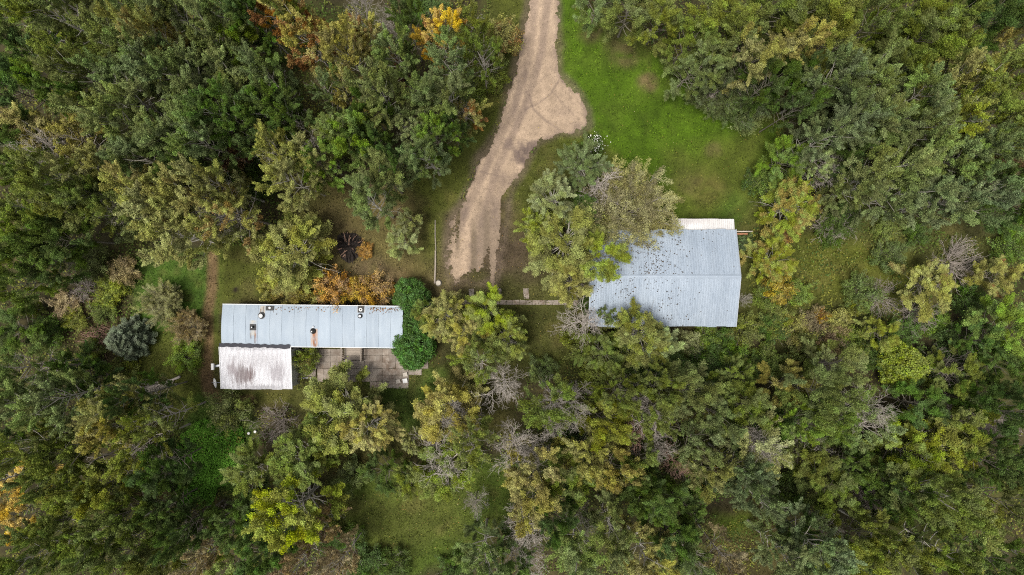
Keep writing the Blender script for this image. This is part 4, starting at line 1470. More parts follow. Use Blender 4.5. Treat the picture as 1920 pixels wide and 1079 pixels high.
# ------------------------------------------------------------------ trees: crown centre pixel, radius, kind, colour
TREES = [
    # wood at the far side of the driveway
    (28, 30, 58, 'P', 'og'), (105, 25, 55, 'P', 'og'), (60, 100, 58, 'B', 'dg'), (20, 165, 58, 'B', 'dg'), (135, 75, 40, 'S', 'yg'), (215, 70, 48, 'P', 'gg'), (265, 15, 55, 'P', 'gg'),
    (335, 25, 55, 'P', 'gg'), (415, 25, 58, 'P', 'gg'), (395, 75, 50, 'P', 'gg'), (455, 95, 45, 'B', 'bg'), (232, 145, 50, 'P', 'gg'),
    (300, 130, 55, 'P', 'gg'), (368, 140, 55, 'P', 'gg'), (440, 150, 50, 'P', 'gg'), (505, 150, 46, 'P', 'gg'), (275, 195, 58, 'P', 'gg'), (350, 200, 58, 'P', 'gg'), (425, 215, 52, 'P', 'dg'),
    (500, 205, 50, 'P', 'dg'), (215, 225, 52, 'P', 'gg'), (300, 258, 54, 'P', 'gg'), (255, 290, 50, 'P', 'gg'), (170, 195, 45, 'B', 'dg'), (140, 140, 50, 'P', 'og'), (95, 160, 45, 'B', 'bg'),
    (40, 250, 45, 'B', 'dg'), (38, 315, 45, 'B', 'bg'), (150, 260, 48, 'H', 'ol'), (180, 310, 46, 'P', 'ol'), (105, 340, 50, 'P', 'og'), (380, 265, 45, 'P', 'gg'),
    (540, 215, 45, 'P', 'dg'), (600, 165, 42, 'H', 'gg'), (480, 255, 42, 'B', 'dg'), (350, 320, 45, 'B', 'dg'), (550, 30, 40, 'P', 'og'), (470, 30, 45, 'P', 'dg'),
    (60, 395, 50, 'P', 'og'), (120, 390, 50, 'P', 'og'), (165, 365, 46, 'P', 'og'), (28, 450, 52, 'B', 'bg'), (75, 490, 55, 'B', 'dg'), (20, 530, 45, 'B', 'bg'), (110, 445, 48, 'B', 'dg'),
    (225, 385, 44, 'H', 'gg'), (240, 420, 34, 'S', 'gg'), (300, 380, 58, 'P', 'ol'), (330, 440, 60, 'P', 'ol'), (260, 345, 40, 'P', 'ol'), (400, 345, 46, 'P', 'ol'), (520, 290, 42, 'H', 'ol'),
    (600, 300, 45, 'B', 'bg'), (545, 335, 48, 'P', 'ol'), (620, 240, 40, 'P', 'gg'), (640, 170, 36, 'H', 'ol'), (455, 320, 36, 'S', 'dg'), (480, 350, 30, 'S', 'dg'),
    # along the driveway
    (655, 100, 44, 'P', 'ol'), (740, 105, 42, 'P', 'gg'), (765, 50, 42, 'B', 'dg'), (715, 175, 50, 'P', 'gg'), (690, 205, 45, 'B', 'dg'), (660, 255, 46, 'B', 'bg'),
    (790, 180, 45, 'P', 'gg'), (840, 180, 50, 'P', 'gg'), (850, 125, 45, 'P', 'gg'), (812, 245, 44, 'B', 'bg'), (800, 290, 44, 'P', 'gg'), (850, 245, 34, 'B', 'dg'), (722, 335, 45, 'B', 'gg'),
    (690, 380, 44, 'P', 'gg'), (880, 60, 46, 'H', 'og'), (905, 110, 42, 'H', 'og'), (880, 160, 42, 'S', 'og'), (800, 20, 40, 'S', 'dg'), (700, 270, 40, 'B', 'dg'), (745, 300, 36, 'B', 'dg'),
    # wood bordering the lawn
    (1120, 8, 44, 'B', 'gg', 8), (1180, 20, 50, 'B', 'gg', 9), (1240, 35, 50, 'B', 'og', 9), (1292, 80, 52, 'B', 'og', 9), (1350, 30, 55, 'B', 'og'), (1335, 115, 48, 'B', 'gg', 9), (1395, 65, 54, 'B', 'og'),
    (1415, 115, 50, 'B', 'ol'), (1445, 20, 55, 'B', 'og'), (1500, 30, 55, 'B', 'og'), (1495, 85, 50, 'B', 'ol'), (1552, 75, 54, 'B', 'og'), (1570, 15, 50, 'B', 'og'), (1640, 40, 48, 'B', 'og'),
    (1705, 20, 50, 'B', 'og'), (1732, 72, 54, 'B', 'og'), (1790, 25, 55, 'B', 'og'), (1785, 85, 48, 'B', 'og'), (1862, 35, 52, 'B', 'dg'), (1905, 80, 48, 'B', 'ol'), (1295, 135, 42, 'B', 'gg', 8),
    (1350, 165, 46, 'W', 'bz', 6), (1400, 185, 46, 'W', 'bz', 6), (1440, 155, 44, 'B', 'dg'), (1490, 150, 40, 'B', 'dg'), (1405, 215, 32, 'S', 'gg', 3.5), (1560, 150, 50, 'P', 'bz'), (1620, 150, 55, 'P', 'gg'), (1640, 205, 55, 'P', 'gg'),
    (1690, 125, 48, 'B', 'og'), (1722, 180, 55, 'P', 'gg'), (1790, 140, 48, 'P', 'ol'), (1835, 165, 52, 'P', 'og'), (1895, 150, 50, 'B', 'og'), (1865, 215, 52, 'P', 'og'), (1590, 225, 48, 'P', 'bz'),
    (1555, 255, 46, 'P', 'bz'), (1660, 255, 50, 'P', 'gg'), (1722, 240, 50, 'P', 'gg'), (1790, 225, 50, 'P', 'yg'), (1640, 310, 54, 'P', 'gg'), (1715, 305, 54, 'P', 'gg'), (1790, 300, 54, 'P', 'gg'),
    (1850, 280, 50, 'P', 'bz'), (1700, 365, 56, 'P', 'bz'), (1775, 375, 56, 'P', 'bz'), (1835, 370, 55, 'P', 'bz'), (1625, 350, 44, 'P', 'gg'), (1905, 240, 44, 'P', 'og'), (1905, 390, 48, 'B', 'dg'),
    (1870, 340, 46, 'B', 'dg'), (1580, 300, 36, 'B', 'dg'), (1500, 200, 36, 'B', 'dg'),
    # by the barn
    (1470, 300, 40, 'B', 'bg', 7), (1438, 342, 32, 'S', 'bg', 3), (1395, 455, 16, 'S', 'bz', 2.0), (1415, 340, 22, 'S', 'dg', 2),
    (1040, 370, 44, 'P', 'pg', 10), (1010, 435, 42, 'B', 'yg', 8), (1122, 478, 52, 'B', 'yg', 9.5), (1070, 525, 40, 'B', 'ol', 8), (1090, 310, 44, 'P', 'bz', 8), (1085, 400, 40, 'B', 'dg', 7), (1130, 520, 26, 'S', 'gg', 4),
    (1150, 440, 38, 'S', 'ol', 4.6), (1110, 570, 22, 'S', 'dg', 3), (1138, 592, 20, 'B', 'gg', 6),
    # between the slab path and the barn
    (830, 590, 46, 'F', 'ol', 7.5), (872, 625, 40, 'B', 'ol', 7), (915, 585, 44, 'B', 'yg', 7), (948, 635, 44, 'F', 'sg', 7.5), (900, 610, 34, 'B', 'gg', 6), (800, 585, 28, 'B', 'og', 6),
    (1202, 628, 60, 'F', 'sg', 8.5), (1240, 645, 34, 'B', 'pg', 7), (1130, 660, 44, 'B', 'og', 7), (1165, 655, 34, 'S', 'dg', 3), (1085, 640, 34, 'S', 'og', 4),
    # half-dead grove
    (902, 690, 48, 'H', 'og'), (840, 770, 62, 'F', 'ol', 9), (880, 835, 46, 'H', 'og'), (1040, 760, 58, 'H', 'og'), (1000, 880, 56, 'B', 'ol'), (1000, 935, 54, 'B', 'ol'), (1065, 895, 50, 'B', 'og'),
    (1105, 850, 52, 'B', 'ol'), (1150, 880, 54, 'B', 'ol'), (1130, 795, 46, 'B', 'yg'), (1160, 740, 42, 'B', 'og'), (1200, 860, 46, 'B', 'og'), (1085, 1030, 58, 'P', 'gg'), (1150, 1000, 54, 'P', 'gg'),
    (1205, 1045, 54, 'P', 'ol'), (1232, 950, 50, 'P', 'dg'), (1040, 970, 42, 'B', 'dg'), (1255, 1000, 46, 'B', 'dg'), (905, 1050, 50, 'P', 'gg'), (960, 1060, 46, 'B', 'dg'), (1240, 720, 44, 'B', 'og'),
    (1180, 700, 36, 'S', 'dg', 3), (1120, 710, 34, 'S', 'og', 3), (1015, 690, 26, 'S', 'gg', 2.5), (1200, 910, 44, 'B', 'dg'), (1080, 830, 40, 'S', 'dg', 4), (1250, 690, 36, 'S', 'dg', 3), (1220, 770, 46, 'B', 'og'),
    # round the back lawn
    (690, 805, 48, 'P', 'ol', 9), (662, 892, 30, 'S', 'gg', 3.5), (720, 890, 44, 'B', 'dg', 7), (768, 895, 36, 'B', 'og', 7), (830, 880, 54, 'B', 'og', 8), (600, 850, 34, 'B', 'og', 7), (610, 800, 40, 'B', 'og', 8),
    (640, 1060, 40, 'H', 'br'), (560, 1065, 42, 'H', 'br'), (500, 1035, 44, 'B', 'dg'), (690, 1060, 34, 'S', 'dg', 2.5), (740, 1060, 30, 'S', 'dg', 2), (620, 1010, 30, 'S', 'dg', 2.5), (660, 1010, 24, 'S', 'dg', 1.5), (850, 1065, 30, 'S', 'dg', 2),
    (560, 860, 56, 'P', 'og', 9), (468, 890, 48, 'P', 'og', 9), (430, 770, 38, 'S', 'gg', 4), (430, 985, 44, 'B', 'dg', 9), (435, 1060, 44, 'B', 'yg', 9), (345, 985, 34, 'B', 'dg', 8), (480, 960, 40, 'B', 'dg', 8),
    # thicket past the nettles
    (30, 755, 55, 'P', 'gg'), (110, 745, 54, 'P', 'gg'), (195, 760, 48, 'P', 'ol'), (58, 840, 50, 'P', 'og'), (130, 850, 54, 'B', 'og'), (212, 800, 44, 'P', 'ol'), (262, 835, 50, 'H', 'og'), (150, 925, 50, 'B', 'og'),
    (195, 915, 44, 'B', 'yg'), (232, 965, 50, 'B', 'og'), (105, 985, 46, 'B', 'yg'), (60, 1045, 54, 'P', 'og'), (160, 1035, 54, 'P', 'og'), (230, 1045, 50, 'B', 'og'), (300, 880, 44, 'B', 'dg'), (300, 960, 42, 'B', 'dg'),
    (335, 1000, 42, 'B', 'dg'), (290, 1055, 44, 'B', 'og'), (375, 1050, 40, 'H', 'br'), (250, 745, 40, 'B', 'dg'), (290, 790, 42, 'H', 'og'), (90, 900, 44, 'B', 'og'), (20, 830, 40, 'B', 'dg'),
    # overgrown ground past the dish
    (30, 615, 46, 'B', 'dg', 5), (50, 690, 56, 'H', 'gg'), (125, 690, 46, 'B', 'dg', 8), (165, 490, 34, 'S', 'gg', 3), (205, 545, 26, 'S', 'yg', 2.2), (62, 580, 16, 'S', 'yg', 2), (138, 600, 22, 'S', 'yg', 1.6),
    (150, 540, 28, 'T', 'br', 2), (120, 570, 26, 'S', 'br', 1.5), (300, 570, 36, 'W', 'wl', 3.5), (350, 612, 30, 'W', 'br', 3), (345, 670, 30, 'S', 'bg', 2.0), (190, 580, 26, 'S', 'og', 1.8),
    (170, 710, 38, 'B', 'dg', 6), (230, 700, 30, 'S', 'og', 2), (230, 510, 26, 'S', 'br', 2), (90, 620, 30, 'S', 'dg', 2), (170, 660, 24, 'S', 'og', 1.5),
    # thick wood behind the barn
    (1290, 730, 50, 'B', 'gg'), (1340, 775, 54, 'B', 'gg'), (1305, 825, 48, 'B', 'gg'), (1325, 880, 44, 'B', 'ol'), (1395, 765, 48, 'B', 'og'), (1385, 705, 40, 'B', 'og', 8), (1390, 880, 48, 'P', 'bz'), (1420, 930, 46, 'P', 'bz'),
    (1480, 730, 50, 'B', 'ol', 8), (1530, 740, 54, 'B', 'gg'), (1500, 790, 46, 'B', 'bg'), (1560, 790, 46, 'B', 'bg'), (1320, 690, 40, 'S', 'dg', 3), (1295, 640, 22, 'S', 'pg', 3), (1325, 630, 22, 'S', 'bg', 3), (1395, 620, 30, 'S', 'og', 3.5), (1350, 640, 28, 'S', 'dg', 2.5),
    (1440, 680, 34, 'S', 'og', 3), (1375, 670, 28, 'S', 'bg', 3), (1445, 800, 44, 'B', 'dg', 8), (1290, 900, 40, 'B', 'dg', 8), (1300, 1045, 58, 'H', 'gg'), (1365, 1055, 40, 'H', 'br'), (1290, 960, 40, 'B', 'dg', 8), (1460, 600, 30, 'S', 'og', 2.5), (1410, 690, 30, 'S', 'dg', 2.5),
    # overgrown clearing
    (1570, 605, 28, 'S', 'ol', 2.5), (1618, 550, 34, 'S', 'gg', 3), (1650, 625, 36, 'B', 'yg', 5), (1605, 575, 18, 'S', 'yg', 2), (1530, 600, 26, 'S', 'br', 2), (1500, 550, 24, 'S', 'bg', 2.2), (1490, 620, 30, 'S', 'ol', 2.5),
    (1520, 650, 32, 'S', 'og', 3), (1885, 610, 55, 'B', 'bg', 8), (1840, 640, 40, 'B', 'dg', 7), (1670, 480, 30, 'S', 'gg', 2), (1580, 410, 34, 'S', 'dg', 2.5), (1560, 440, 26, 'S', 'dg', 2), (1720, 440, 24, 'S', 'dg', 1.6),
    (1900, 460, 34, 'S', 'bg', 3), (1640, 660, 34, 'S', 'dg', 3), (1760, 610, 28, 'S', 'bg', 2), (1790, 640, 36, 'S', 'dg', 3), (1560, 640, 28, 'S', 'br', 2.5), (1660, 430, 24, 'S', 'og', 1.5), (1440, 560, 24, 'S', 'og', 2), (1450, 620, 28, 'S', 'dg', 2.5),
    (1820, 560, 30, 'S', 'dg', 2.5), (1700, 620, 28, 'S', 'dg', 2),
    # dark wood beyond it
    (1570, 690, 52, 'B', 'gg', 9), (1600, 640, 30, 'S', 'og', 3), (1800, 800, 50, 'B', 'og', 9), (1700, 850, 52, 'B', 'yg', 9), (1790, 700, 56, 'B', 'og', 6), (1885, 690, 48, 'B', 'dg', 8), (1895, 770, 46, 'B', 'dg'), (1862, 870, 56, 'B', 'dg'),
    (1900, 950, 50, 'B', 'og'), (1825, 960, 54, 'P', 'og'), (1752, 935, 58, 'P', 'og'), (1690, 920, 44, 'B', 'dg'), (1560, 920, 46, 'B', 'og', 8), (1600, 870, 44, 'B', 'dg', 8), (1622, 1010, 48, 'B', 'og'), (1540, 1030, 54, 'P', 'bz'),
    (1478, 1050, 50, 'P', 'bz'), (1585, 1060, 46, 'B', 'yg'), (1700, 1040, 58, 'P', 'og'), (1780, 1040, 56, 'P', 'og'), (1860, 1050, 56, 'B', 'dg'), (1500, 980, 40, 'B', 'dg', 8), (1840, 740, 44, 'B', 'dg', 7), (1720, 760, 46, 'B', 'dg', 7),
    (1660, 950, 40, 'B', 'dg', 8), (1730, 690, 36, 'S', 'dg', 3), (1650, 880, 42, 'B', 'dg', 8), (1520, 860, 40, 'B', 'og', 8), (1480, 920, 34, 'S', 'dg', 3), (1900, 860, 40, 'B', 'dg', 9), (1640, 1060, 44, 'B', 'dg', 9),
    # bare trees and bushes
    (85, 285, 44, 'D', '', 12), (1130, 345, 44, 'D', '', 6), (945, 725, 44, 'D', '', 10), (960, 835, 50, 'D', '', 9), (1070, 765, 46, 'D', '', 11), (1035, 800, 30, 'D', '', 10),
    (830, 870, 58, 'D', '', 9), (1225, 780, 46, 'D', '', 10), (1235, 835, 42, 'D', '', 9), (1205, 745, 34, 'D', '', 9), (985, 1000, 50, 'D', '', 10), (985, 1062, 38, 'D', '', 10),
    (725, 40, 30, 'D', '', 9), (670, 10, 34, 'D', '', 11), (1545, 320, 34, 'D', '', 9), (1640, 770, 38, 'D', '', 12), (1425, 830, 40, 'D', '', 12), (850, 780, 34, 'D', '', 10), (1095, 985, 26, 'D', '', 12), (1000, 850, 30, 'D', '', 7),
    (280, 40, 30, 'D', '', 12), (590, 280, 30, 'D', '', 11), (405, 400, 36, 'D', '', 12), (1560, 990, 26, 'D', '', 8), (1320, 600, 26, 'T', '', 2), (1560, 425, 34, 'T'), (1800, 490, 48, 'T', '', 3), (1655, 555, 34, 'T'), (1725, 590, 38, 'T', '', 3),
    (1640, 940, 44, 'T', '', 6), (400, 990, 34, 'T', '', 4), (350, 1012, 30, 'T', '', 4), (1830, 780, 44, 'T', '', 5), (1770, 690, 40, 'T', '', 5), (1075, 545, 26, 'T', '', 2.5), (1240, 690, 26, 'T', '', 3), (1880, 800, 40, 'T', '', 5), (720, 130, 26, 'T', '', 7), (300, 880, 30, 'T', '', 5),
    (1215, 680, 34, 'T', '', 3), (1170, 690, 30, 'T', '', 3.5), (880, 790, 34, 'D', '', 9), (1520, 810, 26, 'D', '', 11), (245, 395, 32, 'T', '', 9), (1550, 690, 26, 'T', '', 6), (250, 860, 28, 'D', '', 9),
]
for t in TREES:
    x, y, r, kind = t[:4]
    r *= 1.06
    tint = t[4] if len(t) > 4 and t[4] else 'og'
    plant(x, y, r, kind, tint, t[5] if len(t) > 5 else None)

# ones that stand out
plant(822, 66, 50, 'P', 'go', 13.5, .42, ORANGE, 'bright orange and gold tree in the wood along the driveway', zc=.72)
plant(562, 62, 60, 'P', 'ol', 16, .55, ORANGE, 'large olive tree turning orange deep in the wood above the burn pile')
plant(505, 8, 42, 'P', 'or', 16, .6, ORANGE, 'rusty orange tree beside the large half-orange tree in the deep wood')
plant(288, 72, 44, 'P', 'ol', 17, .5, GOLD, 'ochre tree alone among grey-green poplars in the deep wood')
plant(420, 398, 60, 'H', 'ol', 14.5, .55, (0.32, 0.22, 0.06), 'big ochre tree with bare branches in the clump beyond the burn pile')
plant(355, 365, 62, 'P', 'ol', 15.5, .4, (0.30, 0.25, 0.06), 'broad yellowish olive tree at the heart of the clump beyond the burn pile')
plant(80, 250, 58, 'P', 'ol', 11, .2, RUSTC, 'brownish olive tree around a bleached dead top in the deep wood')
plant(690, 70, 38, 'P', 'ol', 10, .4, ORANGE, 'olive tree with rusty tips beside the grey dead tree')
plant(868, 205, 42, 'H', 'ol', 9, .5, ORANGE, 'half-bare olive tree with orange tips at the driveway edge')
plant(940, 70, 38, 'S', 'ol', 4, .4, ORANGE, 'sparse bush with orange leaves on the driveway verge')
plant(920, 140, 36, 'S', 'og', 3, .35, ORANGE, 'sparse bush with rusty leaves lower on the driveway verge')
plant(756, 140, 16, 'S', 'br', 7, .8, (0.26, 0.09, 0.07), 'small reddish-brown sapling top in the wood along the driveway')
plant(575, 285, 52, 'P', 'ol', 11, .22, GOLD, 'olive yellow tree with bare twigs at the wood edge above the burn pile')
plant(765, 235, 34, 'H', 'pg', 9, 0, GOLD, 'pale thin tree with bleached upper twigs by the brown yard')
plant(430, 292, 34, 'S', 'br', 6, .6, RUSTC, 'withered brown bush between olive trees above the clump')
plant(545, 478, 78, 'F', 'sg', 8.5, .1, GOLD, 'big bright green broadleaf tree standing alone behind the mobile home', var=0)
plant(755, 455, 32, 'B', 'pg', 5, 0, GOLD, 'small silvery pale green tree alone on the brown yard', var=2)
plant(766, 412, 24, 'B', 'pg', 5, 0, GOLD, 'narrow pale sapling just behind the small silvery tree')
plant(685, 470, 16, 'S', 'or', 1.0, .4, GOLD, 'little orange bush touching the burn pile')
for (x, r, tint, lb) in ((505, 26, 'ol', 'olive gold bush against the mobile home wall near the black roof box'), (545, 28, 'ol', 'golden brown bush under the big bright green tree against the home'), (585, 30, 'ol', 'tawny bush against the home midway along its wall'),
                         (622, 30, 'or', 'rust-tinted bush against the home between two tawny bushes'), (660, 26, 'go', 'tawny bush against the home next to the large orange one'), (703, 36, 'or', 'large orange bush against the home beside the deep green shrubs')):
    plant(x, (545 if r < 35 else 551) - (x % 7), r * (.85 + .05 * (x % 7)), 'S', tint, 2.4 + .25 * (x % 7), .5, (0.37, 0.25, 0.11) if tint != 'ol' else GOLD, lb)
plant(769, 556, 34, 'R', 'sd', 3.8, 0, GOLD, 'deep green rounded shrub at the driveway end of the mobile home')
plant(778, 603, 32, 'R', 'sd', 3.6, 0, GOLD, 'deep green rounded shrub in the middle of three at the home gable')
plant(774, 652, 40, 'R', 'sd', 4.2, 0, GOLD, 'largest deep green rounded shrub, overhanging the patio corner')
plant(572, 676, 26, 'S', 'yg', 3.2, .3, GOLD, 'yellow-green vine bush between the addition and the patio')
plant(640, 772, 78, 'F', 'sg', 8.5, 0, GOLD, 'big olive tree overhanging the lower patio edge', var=1)
plant(545, 962, 76, 'F', 'li', 12.5, 0, GOLD, 'big bright yellow-green tree beside the back lawn', var=4)
plant(770, 830, 24, 'B', 'pg', 6, 0, GOLD, 'small pale leafed sapling between the back trees')
plant(1062, 455, 76, 'F', 'sg', 9, .15, GOLD, 'big full green tree between the driveway and the barn', var=3)
plant(1176, 395, 86, 'W', 'wl', 6.5, 0, GOLD, 'broad spraying olive willow overhanging the barn roof corner', var=0)
plant(1108, 275, 26, 'S', 'dg', 3, 0, GOLD, 'dark bush topped with white blossom at the lawn edge')
plant(1482, 388, 60, 'F', 'yg', 7, .5, (0.34, 0.29, 0.05), 'yellow-green tree turning gold past the barn gable beside the lawn', var=2)
plant(1448, 488, 44, 'F', 'yg', 5.5, .5, (0.34, 0.29, 0.05), 'golden olive tree close beside the barn gable')
plant(1462, 545, 28, 'S', 'go', 3, .5, GOLD, 'small golden bush under the golden olive tree by the barn')
plant(1530, 300, 40, 'H', 'pg', 9, .2, RUSTC, 'thin pale tree with bleached bare boughs at the lawn corner')
plant(1470, 435, 26, 'S', 'or', 1.4, .5, RUSTC, 'low rusty bush at the foot of the gold-turning tree')
plant(1745, 535, 58, 'B', 'ol', 5.5, .3, ORANGE, 'wide orange-tinged olive bush among bare twiggy bushes in the clearing')
plant(1870, 520, 38, 'B', 'ol', 5, .35, ORANGE, 'olive and orange bushy tree at the far side of the overgrown clearing')
plant(1695, 685, 40, 'R', 'yg', 5, 0, GOLD, 'smooth rounded yellow-green shrub in the overgrown clearing')
plant(1540, 592, 14, 'S', 'go', 2.4, .6, ORANGE, 'tiny golden orange bush in the overgrown clearing')
plant(1610, 800, 60, 'H', 'gg', 11, 0, GOLD, 'leaning grey-green tree with bleached branches in the dark wood')
plant(1445, 850, 76, 'H', 'pg', 12, 0, GOLD, 'tall pale feathery tree with long bare boughs behind the barn', var=1)
plant(1755, 835, 76, 'F', 'yg', 8, .15, GOLD, 'broad yellow-olive dome tree in the dark wood', var=0)
plant(1180, 820, 32, 'D', '', 9, label='reddish dead treetop in the half-dead grove', wood=M_DEADPINK)
plant(1272, 875, 28, 'D', '', 10, label='pinkish dead treetop at the edge of the thick wood behind the barn', wood=M_DEADPINK)
plant(1345, 890, 30, 'B', 'go', 8, .5, ORANGE, 'small golden tree behind the barn at the wood edge')
plant(890, 950, 26, 'D', '', 6, label='small leafless dead tree standing out over the back lawn')
plant(1092, 605, 48, 'D', '', 7, label='spreading leafless tree between the slab path and the barn')
plant(512, 795, 40, 'T', '', 4.5, label='large leafless grey bush below the addition')
plant(1400, 562, 14, 'T', '', 2.0, label='small whitish twiggy bush touching the barn gable', wood=M_PALEBARK)
plant(38, 905, 48, 'B', 'go', 7, .5, GOLD, 'bright yellow tree in the thicket past the nettles')
plant(25, 965, 44, 'B', 'go', 7, .4, GOLD, 'second yellow tree deeper in the thicket past the nettles')
plant(610, 985, 34, 'H', 'br', 8, .3, RUSTC, 'pinkish-brown withered tree beside the bright yellow-green tree')
plant(280, 925, 22, 'S', 'br', 6, .5, RUSTC, 'withered brown bush in the thicket past the nettles')
plant(237, 637, 37, 'C', 'bl', 4.6, 0, GOLD, 'blue-green spruce beside the brush pile')
plant(1490, 160, 26, 'S', 'br', 7, .5, RUSTC, 'withered brown bush in the dark gap of the lawn-side wood')
plant(1905, 300, 26, 'S', 'br', 8, .6, RUSTC, 'withered brown treetop in the lawn-side wood')
for (x, y, h, lb) in ((225, 835, 10, 'bleached dead trunk standing in the thicket past the nettles'), (60, 885, 10, 'bleached dead trunk beside the bright yellow tree'), (165, 28, 13, 'bleached dead trunk in the deep wood corner'),
                      (110, 690, 9, 'grey dead trunk leaning in the overgrown ground'), (285, 995, 9, 'thin dead forked trunk deep in the thicket'), (1840, 995, 10, 'pale dead trunk in the dark wood beyond the clearing')):
    plant(x, y, 22, 'N', '', h, label=lb)

# fallen dead tree
f0, f1 = px(336, 707, .4), px(235, 748, .4)
fal = thing('fallen_tree', 'grey fallen dead tree with shaggy branches on the grass past the dish', 'fallen tree', (f0[0], f0[1], 0))
T = Plant(77)
d = f1 - f0
P, _ = branch_line(T.r, [0, 0, .2], d, np.linalg.norm(d) * .8, 8, 0, .03)
P[:, 2] = np.linspace(.22, .3, 9)
T.wood(P, np.linspace(.13, .04, 9), 7)
link('trunk', T.wood_mesh('trunk', M_DEAD), fal)
T = Plant(78)
for i in range(60):
    j = T.r.integers(1, 8)
    dd = side_dir(T.r, unit(d), T.r.uniform(.15, .7))
    dd[2] = abs(dd[2]) * .7
    Q, dq = branch_line(T.r, P[j], dd, T.r.uniform(.6, 1.9), 4, -.12, .1)
    Q[:, 2] = np.clip(Q[:, 2], .04, .9)
    T.wood(Q, np.linspace(.03, .01, 5), 3)
    for w in range(3):
        W, _ = branch_line(T.r, Q[T.r.integers(1, 5)], side_dir(T.r, dq, .6), T.r.uniform(.3, .8), 2, 0, .1)
        W[:, 2] = np.clip(W[:, 2], .03, 1)
        T.wood(W, [.012, .01, .007], 3)
link('branches', T.wood_mesh('branches', M_DEAD), fal)

# ------------------------------------------------------------------ ground cover
def scatter(n, x0, x1, y0, y1, seed):
    r = np.random.default_rng(seed)
    return r.uniform(x0, x1, n), r.uniform(y0, y1, n), r


def in_any(x, y, polys, soft=0):
    m = np.zeros(x.shape, bool)
    for P in polys:
        m |= poly_sd(x, y, P) > soft
    return m


HOME_P = [(412, 568), (775, 570), (775, 655), (552, 655), (552, 735), (412, 735)]
BARN_P = [(1100, 425), (1400, 425), (1400, 622), (1100, 622)]
YARD = [ZONES[0][0], ZONES[1][0], ZONES[2][0], ZONES[4][0], ZONES[5][0], ZONES[6][0], ZONES[7][0], ZONES[12][0], ZONES[14][0], PPOLY, HOME_P, BARN_P, [(280, 490), (400, 470), (400, 770), (330, 775), (255, 720)]]


def leaf_cloud(name, X, Y, Z, size, col, r, flat=.7, mat=M_BLADE, aspect=.7):
    N = len(X)
    C = np.stack([X, Y, Z], -1)
    A = r.normal(0, 1, (N, 3)) * np.array([1, 1, .5])
    A /= np.linalg.norm(A, axis=1, keepdims=True)
    Nn = np.array([0, 0, flat]) + r.normal(0, .4, (N, 3))
    B = np.cross(Nn, A)
    B /= np.linalg.norm(B, axis=1, keepdims=True)
    a, b = A * (size / 2)[:, None], B * (size * aspect / 2)[:, None]
    V = np.stack([C - a, C + b, C + a, C - b], 1).reshape(-1, 3)
    V[:, 2] = np.maximum(V[:, 2], .004)
    return link(name, mesh_np(name, V, np.arange(4 * N).reshape(N, 4), np.repeat(col, 4, 0), False, mat))


# undergrowth of the woods and rough ground
X, Y, r = scatter(260000, -50, 50, -29, 29, 5)
xp, yp = X * 20 + CX, -Y * 20 + CY
hgt = fbm(X, Y, 2.2, 131, 4)
ok = ~in_any(xp, yp, YARD, -4) & ~on_drive(X, Y) & (fbm(X, Y, 1.2, 141, 4) > .44)
X, Y, hgt = X[ok], Y[ok], hgt[ok]
X, Y, hgt = X[:105000], Y[:105000], hgt[:105000]
Z = .05 + np.clip((hgt - .38) * 3.2, .05, 1.1) * r.random(len(X)) ** .6
pal = np.array([(0.062, 0.100, 0.018), (0.088, 0.115, 0.022), (0.115, 0.118, 0.03), (0.046, 0.076, 0.018), (0.135, 0.140, 0.026)])
sel = np.clip((fbm(X, Y, 1.8, 151, 3) * 2.4 - .7) * 5 + r.normal(0, .6, len(X)), 0, 4.99).astype(int)
cc = pal[sel] * r.uniform(.6, 1.4, (len(X), 1))
stuff(leaf_cloud('undergrowth', X, Y, Z, r.uniform(.10, .24, len(X)), cc, r), 'low leafy undergrowth covering the woodland floor', 'undergrowth')

# bright nettle patch
NP = [(378, 792), (430, 785), (458, 825), (445, 880), (410, 915), (385, 945), (335, 950), (328, 890), (345, 830)]
X, Y, r = scatter(60000, -32, -25, -21, -11, 6)
sd_ = poly_sd(X * 20 + CX, -Y * 20 + CY, NP) + (fbm(X, Y, 1.0, 161, 3) - .5) * 30
ok = sd_ > -4
X, Y, sd_ = X[ok][:22000], Y[ok][:22000], sd_[ok][:22000]
Z = .1 + .9 * np.clip((sd_ + 8) / 24, .1, 1) * (.5 + .5 * fbm(X, Y, .6, 171, 3)) * r.random(len(X)) ** .35
cc = np.array((0.085, 0.200, 0.022)) * r.uniform(.6, 1.35, (len(X), 1)) * (.7 + .6 * fbm(X, Y, .5, 181, 2))[:, None]
stuff(leaf_cloud('nettle_patch', X, Y, Z, r.uniform(.09, .19, len(X)), cc, r), 'dense bright green nettle patch below the addition', 'nettles')

# grass: single blades, mown on the lawn, taller in the rough
X, Y, r = scatter(420000, -50, 50, -29, 29, 8)
xp, yp = X * 20 + CX, -Y * 20 + CY
ok = ~on_drive(X, Y) & ~in_any(xp, yp, [PPOLY, HOME_P, BARN_P], 0)
ok &= in_any(xp, yp, [z[0] for z in ZONES], -12) & (r.random(len(X)) < .35 + .9 * fbm(X, Y, 1.4, 191, 3))
X, Y = X[ok][:190000], Y[ok][:190000]
N = len(X)
xp, yp = X * 20 + CX, -Y * 20 + CY
mown = in_any(xp, yp, [ZONES[2][0], ZONES[0][0], ZONES[7][0]])
hh = np.where(mown, r.uniform(.04, .10, N), r.uniform(.08, .28, N))
a = r.uniform(0, 6.283, N)
w = r.uniform(.012, .03, N)
lx, ly = r.normal(0, .5, N) * hh * 1.6, r.normal(0, .5, N) * hh * 1.6
B0 = np.stack([X - np.cos(a) * w, Y - np.sin(a) * w, np.full(N, -.03)], -1)
B1 = np.stack([X + np.cos(a) * w, Y + np.sin(a) * w, np.full(N, -.03)], -1)
B2 = np.stack([X + lx, Y + ly, hh], -1)
